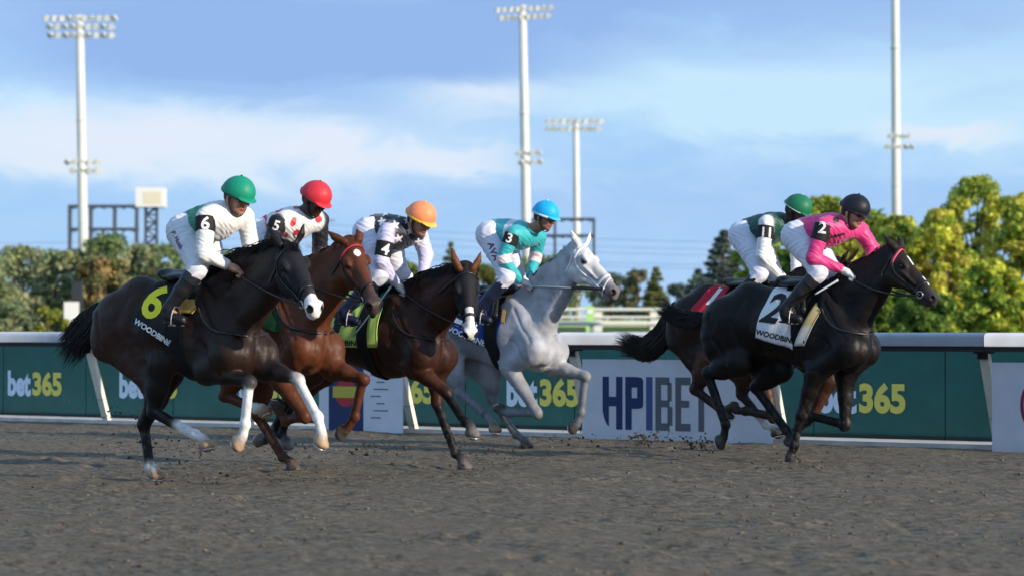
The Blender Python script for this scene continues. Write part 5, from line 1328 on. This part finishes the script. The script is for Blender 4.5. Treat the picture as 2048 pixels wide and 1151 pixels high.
# ------------------------------------------------------------------ the six runners
BK = (.0055, .005, .006); 
def cloth_mat(n, c, rough=.75): return mat('towel_' + n, c, rough=rough, spec=.25, nz=.06, nscale=30, bump=.25, bscale=60, bdist=.004)
PW = mat('white_print', (.80, .80, .80), rough=.7); PB = mat('black_print', (.012, .012, .014), rough=.7); PY = mat('towel_yellow_print', (.90, .80, .03), rough=.7)
OR_, = ((.42, .24, .10),)
HO_D = (.055, .045, .04); HO_T = (.42, .27, .16)
HS = []; DBG = False
HS.append(dict(num=6, label='near black horse with four white legs and white muzzle, leftmost in the race', c=(308, 960, -.12), W=(425, 553), poll=(574, 492, .04), muz=(640, 606, .22),
    nf=[(412, 742), (500, 762), (491, 848), (476, 882)], ff=[(530, 735), (596, 757), (636, 832), (641, 882)], nh=[(322, 728), (308, 822), (391, 868), (413, 890)], fh=[(340, 740), (288, 848), (301, 934), (312, 950)], fhg=1,
    coat=(.022, .0110, .0078), rear=(.038, .0155, .0095), legs=BK, upleg=(.012, .0075, .006), muzzle=(.05, .04, .04), hcol=(.010, .009, .010), hoof=HO_T, su=.97, ch=.03, roll=-8, bow=.05,
    nfs=(WHITE, .02), ffs=(WHITE, -.05), nhs=(WHITE, .55), fhs=(WHITE, .95), hood=.36, bridle=M_leather, marks=[lambda x, y, z: (x > .47) & (z > -.14), lambda x, y, z: (x > .5), lambda x, y, z: ((x - .13) ** 2 + (y + .045) ** 2 < .0004) & (z > 0)],
    eartips=[(538, 456, .11), (607, 449, -.04)], mane=dict(n=650, len=.15, lift=1.7, side=-1, bias=.6), tail=[(205, 628), (188, 640), (168, 662), (150, 690)], tailw=(.02, .075, .10, .10), tailn=700,
    cloth=dict(px=[(300, 585), (266, 642), (345, 700), (380, 600)], mat=cloth_mat('black', (.010, .010, .013)), text=[dict(s='6', c=(311, 602), h=76, a=-30, m=PY, sx=.82, bold=.025), dict(s='WOODBINE', c=(305, 663), h=11.5, a=-33, m=PW, sx=1.0, bold=.03)]),
    pad=dict(px=[(384, 572), (352, 614), (377, 642), (440, 572)], c1=(.70, .68, .42), c2=(.66, .40, .10), gold=.58)))
HS.append(dict(num=5, label='bright chestnut horse with red browband and a small white star, second from left', c=(585, 945, -.12), W=(578, 555), ch=-.02, poll=(702, 484, .03), muz=(758, 606, .2),
    nf=[(560, 755), (610, 832), (572, 842), (556, 808)], ff=[(665, 735), (727, 757), (710, 832), (683, 862)], nh=[(480, 730), (450, 790), (512, 815), (530, 824)], fh=[(530, 740), (516, 830), (566, 912), (586, 936)], fhg=1,
    coat=(.095, .029, .0115), legs=(.085, .025, .011), muzzle=(.055, .038, .036), hoof=(.07, .06, .05), nhs=(WHITE, .8), nhh=HO_T, bridle=M_leather, browband=mat('red_band', (.55, .03, .05), rough=.5), roll=-10, bow=.03,
    marks=[lambda x, y, z: ((x - .13) ** 2 * .6 + (y - .0) ** 2 < .0006) & (z > 0)], eartips=[(655, 462, .12), (713, 458, -.03)], hairm=mat('chestnut_hair', (.11, .035, .014), rough=.5, nz=.3, nscale=20), mane=dict(n=380, len=.11, lift=.5, side=1, forelock=False),
    tail=[(400, 628), (370, 650), (340, 690), (320, 720)], tailw=(.02, .07, .09, .09), cloth=dict(px=[(520, 570), (500, 650), (580, 670), (560, 565)], mat=cloth_mat('green', (.010, .055, .022)), text=[])))
HS.append(dict(num=4, label='dark bay horse in a black blinker hood with a broad white blaze, third from left', c=(930, 940, -.12), W=(808, 572), poll=(932, 538, .05), muz=(944, 668, .24),
    nf=[(827, 732), (893, 784), (932, 843), (944, 866)], ff=[(872, 745), (874, 805), (912, 905), (928, 932)], ffg=1, nh=[(625, 740), (575, 800), (545, 868), (520, 878)], fh=[(650, 740), (585, 800), (563, 868), (572, 890)],
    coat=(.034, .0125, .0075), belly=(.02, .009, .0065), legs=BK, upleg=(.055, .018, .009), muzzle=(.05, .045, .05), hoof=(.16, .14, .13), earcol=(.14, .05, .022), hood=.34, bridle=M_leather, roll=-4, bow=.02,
    marks=[lambda x, y, z: (x > .33) & (np.abs(y) < .034 + .02 * (x > .45)) & (z > -.10)], eartips=[(904, 496, .12), (962, 503, -.03)], mane=dict(n=520, len=.13, lift=.7, side=-1, forelock=False),
    tail=[(610, 628), (590, 660), (570, 690), (560, 720)], tailw=(.02, .06, .08, .08), paint=None,
    cloth=dict(px=[(668, 625), (655, 690), (757, 694), (748, 625)], mat=cloth_mat('lime', (.62, .85, .20)), text=[dict(s='4', c=(672, 632), h=66, a=-2, m=PB, shear=.3), dict(s='WOODBINE', c=(680, 684), h=11, a=-3, m=PB)]),
    pad=dict(px=[(745, 630), (738, 690), (757, 692), (762, 630)], c1=(.05, .28, .27), c2=(.62, .85, .20), gold=.35), girth_u=(-.30, -.20)))
HS.append(dict(num=3, label='light grey horse in a white bridle, fourth from left', c=(1056, 897, -.12), W=(1042, 574), poll=(1160, 490, 0), muz=(1246, 576, .03),
    nf=[(1018, 732), (1075, 826), (1018, 826), (1000, 815)], ff=[(1105, 730), (1171, 752), (1163, 824), (1146, 852)], nh=[(905, 725), (920, 784), (968, 824), (989, 858)], fh=[(983, 738), (984, 797), (1033, 868), (1052, 890)], fhg=1,
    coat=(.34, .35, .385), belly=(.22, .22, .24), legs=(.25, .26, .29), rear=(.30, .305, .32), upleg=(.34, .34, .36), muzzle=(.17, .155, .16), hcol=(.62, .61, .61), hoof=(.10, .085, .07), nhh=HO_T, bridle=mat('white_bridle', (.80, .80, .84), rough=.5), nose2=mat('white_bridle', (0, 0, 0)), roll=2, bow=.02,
    eartips=[(1142, 461, .07), (1181, 461, -.07)], hairm=mat('grey_hair', (.12, .125, .14), rough=.5, nz=.3, nscale=20), mane=dict(n=300, len=.07, lift=.5, side=1, forelock=False), tail=[(885, 628), (870, 660), (860, 690), (850, 720)], tailw=(.02, .05, .06, .06),
    cloth=dict(px=[(915, 605), (884, 652), (993, 702), (1012, 620)], mat=cloth_mat('blue', (.012, .045, .26)), text=[dict(s='3', c=(930, 622), h=66, a=-20, m=PW), dict(s='WOODBINE', c=(930, 670), h=12, a=-22, m=PW)]),
    pad=dict(px=[(1012, 600), (1004, 645), (1010, 650), (1024, 597)], c1=(.60, .36, .12), c2=(.60, .36, .12)), girth_u=(-.26, -.12), wv=1.44, yoke=False))
HS.append(dict(num=2, label='black horse wearing a white number 2 towel and pink browband, rightmost in front', c=(1583, 926, .12), W=(1660, 565), poll=(1792, 498, 0), muz=(1884, 588, .0),
    nf=[(1632, 745), (1603, 829), (1589, 890), (1583, 920)], nfg=1, ff=[(1692, 748), (1690, 850), (1624, 833), (1606, 843)], nh=[(1475, 725), (1416, 747), (1452, 848), (1440, 882)], fh=[(1560, 735), (1512, 774), (1573, 858), (1580, 885)],
    coat=(.0065, .0050, .0052), legs=BK, upleg=(.007, .0055, .0055), muzzle=(.045, .035, .033), hcol=(.022, .014, .011), hoof=HO_D, bridle=M_leather, browband=mat('pink_band', (.72, .10, .17), rough=.5), roll=0, bow=.03, su=1.06,
    marks=[lambda x, y, z: (np.abs(x - .17) < .05) & (np.abs(y) < .014) & (z > 0), lambda x, y, z: (np.abs(x - .40) < .05) & (np.abs(y) < .010) & (z > -.06)], eartips=[(1768, 472, .06), (1795, 471, -.05)], mane=dict(n=420, len=.10, lift=.4, side=1, forelock=False),
    tailfix=False, tail=[(1414, 634), (1392, 640), (1366, 640), (1338, 622)], tailw=(.02, .055, .06, .05), tailn=420,
    cloth=dict(px=[(1540, 592), (1512, 674), (1587, 696), (1605, 600)], mat=cloth_mat('white', (.76, .77, .80)), text=[dict(s='2', c=(1551, 616), h=62, a=-8, m=PB, sx=.85, shear=.42, bold=.025), dict(s='WOODBINE', c=(1551, 672), h=11, a=-14, m=PB)]),
    pad=dict(px=[(1626, 618), (1592, 684), (1609, 694), (1648, 618)], c1=(.66, .52, .24), c2=(.72, .70, .64), gold=.6), girth_u=(-.24, -.12)))
HS.append(dict(num=1, label='dark bay horse wearing a red number 1 towel, half hidden behind the black one', c=(1583, 926, 1.27), W=(1545, 568), su=.93, poll=(1684, 526, 0), muz=(1752, 606, .0),
    nf=[(1522, 745), (1547, 834), (1490, 822), (1466, 812)], ff=[(1656, 760), (1628, 828), (1592, 862), (1580, 880)], nh=[(1420, 720), (1391, 778), (1440, 815), (1454, 832)], fh=[(1495, 730), (1484, 788), (1533, 848), (1554, 866)],
    coat=(.018, .009, .0065), legs=(.022, .012, .010), upleg=(.06, .022, .012), muzzle=(.04, .03, .03), hoof=HO_D, fhs=(WHITE, .7), bridle=M_leather, roll=0, bow=.03, mane=dict(n=300, len=.10, lift=.5, side=1), ear=(-.02, .02),
    tail=[(1350, 640), (1325, 672), (1295, 700), (1262, 690)], tailw=(.03, .085, .09, .07), tailn=620, h=.0095,
    cloth=dict(px=[(1408, 590), (1387, 614), (1431, 621), (1447, 596)], ex=.35, mat=cloth_mat('red', (.52, .025, .05)), text=[dict(s='1', c=(1433, 588), h=47, a=-8, m=PW, sx=.8, shear=.62, bold=.03)]), yoke=False))
for S in HS: S.pop('paint', None) if S.get('paint', 1) is None else None
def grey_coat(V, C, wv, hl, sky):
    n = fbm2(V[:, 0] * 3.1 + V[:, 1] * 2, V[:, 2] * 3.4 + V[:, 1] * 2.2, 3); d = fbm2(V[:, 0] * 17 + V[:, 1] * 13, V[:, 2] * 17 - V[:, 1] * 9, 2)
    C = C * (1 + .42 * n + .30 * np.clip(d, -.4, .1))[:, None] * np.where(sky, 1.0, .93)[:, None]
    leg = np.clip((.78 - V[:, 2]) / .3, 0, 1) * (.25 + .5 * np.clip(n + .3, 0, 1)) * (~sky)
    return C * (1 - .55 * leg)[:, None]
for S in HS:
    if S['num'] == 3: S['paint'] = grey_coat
for S in HS: S['dbg'] = DBG
HORSE = {S['num']: build_horse(S) for S in HS}

def armdist(P, q):
    X = P.astype(np.float32); return np.minimum.reduce([Field.dist(('c', a, b, .07, .055, 0, None, None, 1.0), X) for a, b in ((q['sn'], q['en']), (q['en'], q['wn']), (q['sf'], q['ef']), (q['ef'], q['wf']))])
def tpar(P, q): c = (q['sn'] + q['sf']) / 2 - q['hip']; return (P - q['hip']) @ unit(c) / np.linalg.norm(c)
def paint6(P, N, PX, fc, C, q):
    m = (tpar(P, q) < .70) & (armdist(P, q) > .008); C[m] = (.015, .26, .13); return C
def paint5(P, N, PX, fc, C, q):
    ar = armdist(P, q) > .004
    for x, y, a, b, r in ((558, 418, 10, 5, 40), (530, 436, 4, 10, 0), (532, 453, 5, 7, 0), (594, 412, 8, 6, 20), (587, 444, 6, 10, -20), (593, 465, 8, 5, 30), (637, 438, 7, 8, 0), (570, 470, 6, 6, 0), (560, 398, 7, 5, 20)):
        t = math.radians(r); dx = PX[:, 0] - x; dy = PX[:, 1] - y; u = dx * math.cos(t) - dy * math.sin(t); v = dx * math.sin(t) + dy * math.cos(t)
        C[((u / a) ** 2 + (v / b) ** 2 < 1) & ar] = (.62, .03, .045)
    return C
def paint4(P, N, PX, fc, C, q):
    ar = armdist(P, q) > -.012
    for x, y, R in ((764, 443, 10), (790, 450, 11), (797, 477, 10), (745, 443, 8), (838, 484, 9), (815, 440, 9), (770, 425, 9), (820, 462, 8), (800, 428, 8), (757, 470, 8), (735, 462, 8)):
        dx = PX[:, 0] - x; dy = PX[:, 1] - y; r = np.hypot(dx, dy); a = np.arctan2(dx, -dy) + .15; k = np.abs(((a / (2 * math.pi / 5)) + .5) % 1 - .5) * 2
        C[(r < R * (.42 + .58 * (1 - k) ** 1.6)) & ar] = (.72, .73, .78)
    return C
def paint3(P, N, PX, fc, C, q):
    t = tpar(P, q); ad = armdist(P, q); C[(t > .56) & (t < .78) & (ad > .010)] = (.72, .70, .74)
    for s, e, w in (('sn', 'en', 'wn'), ('sf', 'ef', 'wf')):
        d = unit(q[w] - q[s]); tt = (P - q[e]) @ d; near = Field.dist(('c', q[s], q[e], .07, .055, 0, None, None, 1.0), P.astype(np.float32)) < .02; near |= Field.dist(('c', q[e], q[w], .06, .05, 0, None, None, 1.0), P.astype(np.float32)) < .02
        C[near & (tt > -.045) & (tt < .035)] = (.80, .66, .70)
    return C
def paint2(P, N, PX, fc, C, q):
    ad = armdist(P, q) > .01; x, y = PX[:, 0], PX[:, 1]
    C[(np.abs(y - (475 - .25 * (x - 1660))) < 2.5) & (x > 1652) & (x < 1690) & ad] = (.05, .012, .03); C[(np.hypot(x - 1672, y - 440) < 7) & ad] = (.03, .012, .02); C[(np.abs(y - 416) < 2.2) & (x > 1622) & (x < 1655) & ad] = (.05, .012, .03)
    return C
LT = (.46, .23, .15); DKS = (.055, .028, .018)
TXT = mat('dark_leg_print', (.03, .03, .05), rough=.7); TXR = mat('maroon_leg_print', (.12, .02, .07), rough=.7)
JS = [
 dict(num=6, label='jockey in white silks with green lower back and green helmet, leftmost rider', helm=(477, 383, .0), sn=(412, 434, .18), sf=(490, 434, -.18), en=(408, 507, .24), ef=(500, 484, -.22), wn=(452, 528, .10), wf=(498, 526, -.06), hn=(472, 538, .07), hf=(505, 545, -.05),
      hip=(367, 462, .0), kn=(395, 538, .20), kf=(438, 552, -.20), an=(358, 617, .31), af=(402, 622, -.31), yaw=8, pitch=18, skin=LT, silk=(.74, .73, .72), cap=(.008, .27, .16), band=(.006, .05, .035), paint=paint6, arm=dict(s='6', c=(411, 446), h=27, a=-6, t0=.02, t1=.42), legtext=dict(s='P. Husb', c=(355, 480), h=9, a=-62, m=TXT), cuff=(.015, .018, .026), breeches=(.72, .73, .78)),
 dict(num=5, label='jockey in white silks with red dots, black sleeves and red helmet', helm=(632, 390, .0), sn=(557, 446, .18), sf=(640, 440, -.18), en=(537, 500, .24), ef=(640, 500, -.24), wn=(585, 540, .08), wf=(640, 548, -.08), hn=(600, 552, .06), hf=(648, 562, -.06),
      hip=(520, 470, .0), kn=(550, 550, .20), kf=(600, 560, -.20), an=(500, 632, .31), af=(552, 636, -.31), yaw=8, pitch=26, skin=DKS, lip=(.16, .04, .04), silk=(.76, .75, .75), sleeve=(.012, .013, .018), collar=(.6, .03, .045), cap=(.66, .035, .05), band=(.16, .01, .015), paint=paint5, arm=dict(s='5', c=(553, 451), h=20, a=-18, t0=-.2, t1=.25), glove=(.02, .02, .02), whip=None),
 dict(num=4, label='jockey in navy silks with white stars, pale sleeves and orange helmet', helm=(842, 430, .0), sn=(775, 464, .18), sf=(838, 468, -.18), en=(763, 522, .23), ef=(852, 510, -.22), wn=(790, 564, .09), wf=(845, 552, -.06), hn=(802, 576, .06), hf=(848, 570, -.05),
      hip=(733, 466, .0), kn=(760, 550, .20), kf=(806, 556, -.20), an=(708, 622, .31), af=(758, 628, -.31), yaw=6, pitch=24, skin=LT, silk=(.010, .012, .030), sleeve=(.58, .57, .78), collar=(.01, .012, .03), cap=(.95, .30, .13), band=(.72, .50, .03), bandw=.020, peak=(.80, .50, .08), paint=paint4, arm=dict(s='4', c=(771, 498), h=23, a=-14, t0=.34, t1=.86, shear=.3), glove=(.50, .50, .48), boot=(.012, .018, .045), breeches=(.70, .70, .82),
      whip=dict(px=[(782, 572, .16), (706, 672, .42)], col=(.02, .06, .09), label='dark blue riding crop held by the rider in star patterned silks')),
 dict(num=3, label='jockey in turquoise silks with white band and sky blue helmet on the grey horse', helm=(1091, 425, .0), sn=(1026, 468, .18), sf=(1078, 474, -.18), en=(1006, 518, .24), ef=(1070, 518, -.23), wn=(1040, 560, .09), wf=(1060, 550, -.07), hn=(1054, 567, .06), hf=(1068, 562, -.05),
      hip=(972, 470, .0), kn=(1014, 556, .20), kf=(1040, 562, -.20), an=(975, 622, .31), af=(1015, 622, -.31), yaw=2, pitch=14, skin=(.32, .16, .10), silk=(.03, .42, .46), cap=(.012, .42, .82), band=(.62, .78, .85), bandw=.020, peak=(.05, .5, .8), paint=paint3, arm=dict(s='3', c=(1019, 476), h=20, a=-16, t0=0, t1=.42), glove=(.48, .47, .46), legtext=dict(s='AVA', c=(987, 503), h=12, a=-70, m=TXR, sx=1.2), boot=(.010, .014, .035), breeches=(.68, .68, .78), grip=.42, reinr=.013, slack=.0),
 dict(num=2, label='jockey in bright pink silks and black helmet on the black horse', helm=(1710, 415, .0), sn=(1647, 452, .18), sf=(1718, 458, -.18), en=(1626, 516, .24), ef=(1747, 500, -.26), wn=(1680, 537, .10), wf=(1738, 528, -.12), hn=(1697, 546, .07), hf=(1728, 544, -.10),
      hip=(1586, 472, .0), kn=(1637, 546, .20), kf=(1674, 552, -.20), an=(1590, 618, .31), af=(1632, 624, -.31), yaw=4, pitch=20, skin=(.50, .25, .17), silk=(.72, .045, .22), cap=(.010, .012, .020), band=(.012, .012, .018), paint=paint2, collar=(.03, .01, .02), arm=dict(s='2', c=(1645, 455), h=24, a=-8, t0=-.05, t1=.46, shear=.2), glove=(.68, .68, .66), cuff=(.015, .015, .018), breeches=(.70, .71, .80), slack=.06,
      whip=dict(px=[(1676, 560, .20), (1630, 588, .36)], col=(.45, .50, .55), label='pale riding crop held across the boot of the rider in pink')),
 dict(num=1, label='jockey in dark green silks with white sleeves and green helmet behind the pink rider', helm=(1596, 413, .0), sn=(1533, 446, .18), sf=(1588, 456, -.18), en=(1525, 512, .24), ef=(1594, 512, -.22), wn=(1556, 548, .10), wf=(1590, 546, -.07), hn=(1570, 560, .07), hf=(1592, 562, -.05),
      hip=(1478, 470, .0), kn=(1520, 548, .20), kf=(1556, 560, -.20), an=(1478, 612, .31), af=(1520, 622, -.31), yaw=2, pitch=24, skin=DKS, lip=(.16, .04, .04), silk=(.006, .075, .055), sleeve=(.76, .78, .80), cap=(.015, .17, .085), band=(.55, .70, .60), bandw=.008, paint=None, arm=dict(s='11', c=(1533, 465), h=21, a=-4, t0=.10, t1=.48, sx=.9), glove=(.70, .70, .72), breeches=(.70, .71, .82), slack=.04),
]
for J in JS:
    for k in ('whip', 'paint'):
        if k in J and J[k] is None: J.pop(k)
    build_jockey(HORSE[J['num']], J)
_ks = []
for (px, py, z, n, sp, big) in ((1292, 890, .12, 150, .07, .009), (1400, 902, .12, 160, .08, .010), (740, 905, .10, 60, .08, .014), (260, 905, .12, 60, .16, .010), (380, 920, .10, 40, .14, .010), (1280, 850, .3, 22, .16, .009), (560, 905, .10, 60, .14, .008), (340, 955, .05, 60, .14, .008), (600, 950, .05, 50, .12, .008), (940, 940, .05, 50, .12, .008), (1590, 925, .05, 60, .12, .008), (200, 860, .25, 60, .2, .007), (980, 905, .08, 60, .12, .010), (1150, 880, .08, 40, .10, .012)):
    P = ground_at(px, py + 14); P[2] = z; _ks.append((P, n, sp, big))
build_kickback(_ks)
power_lines()
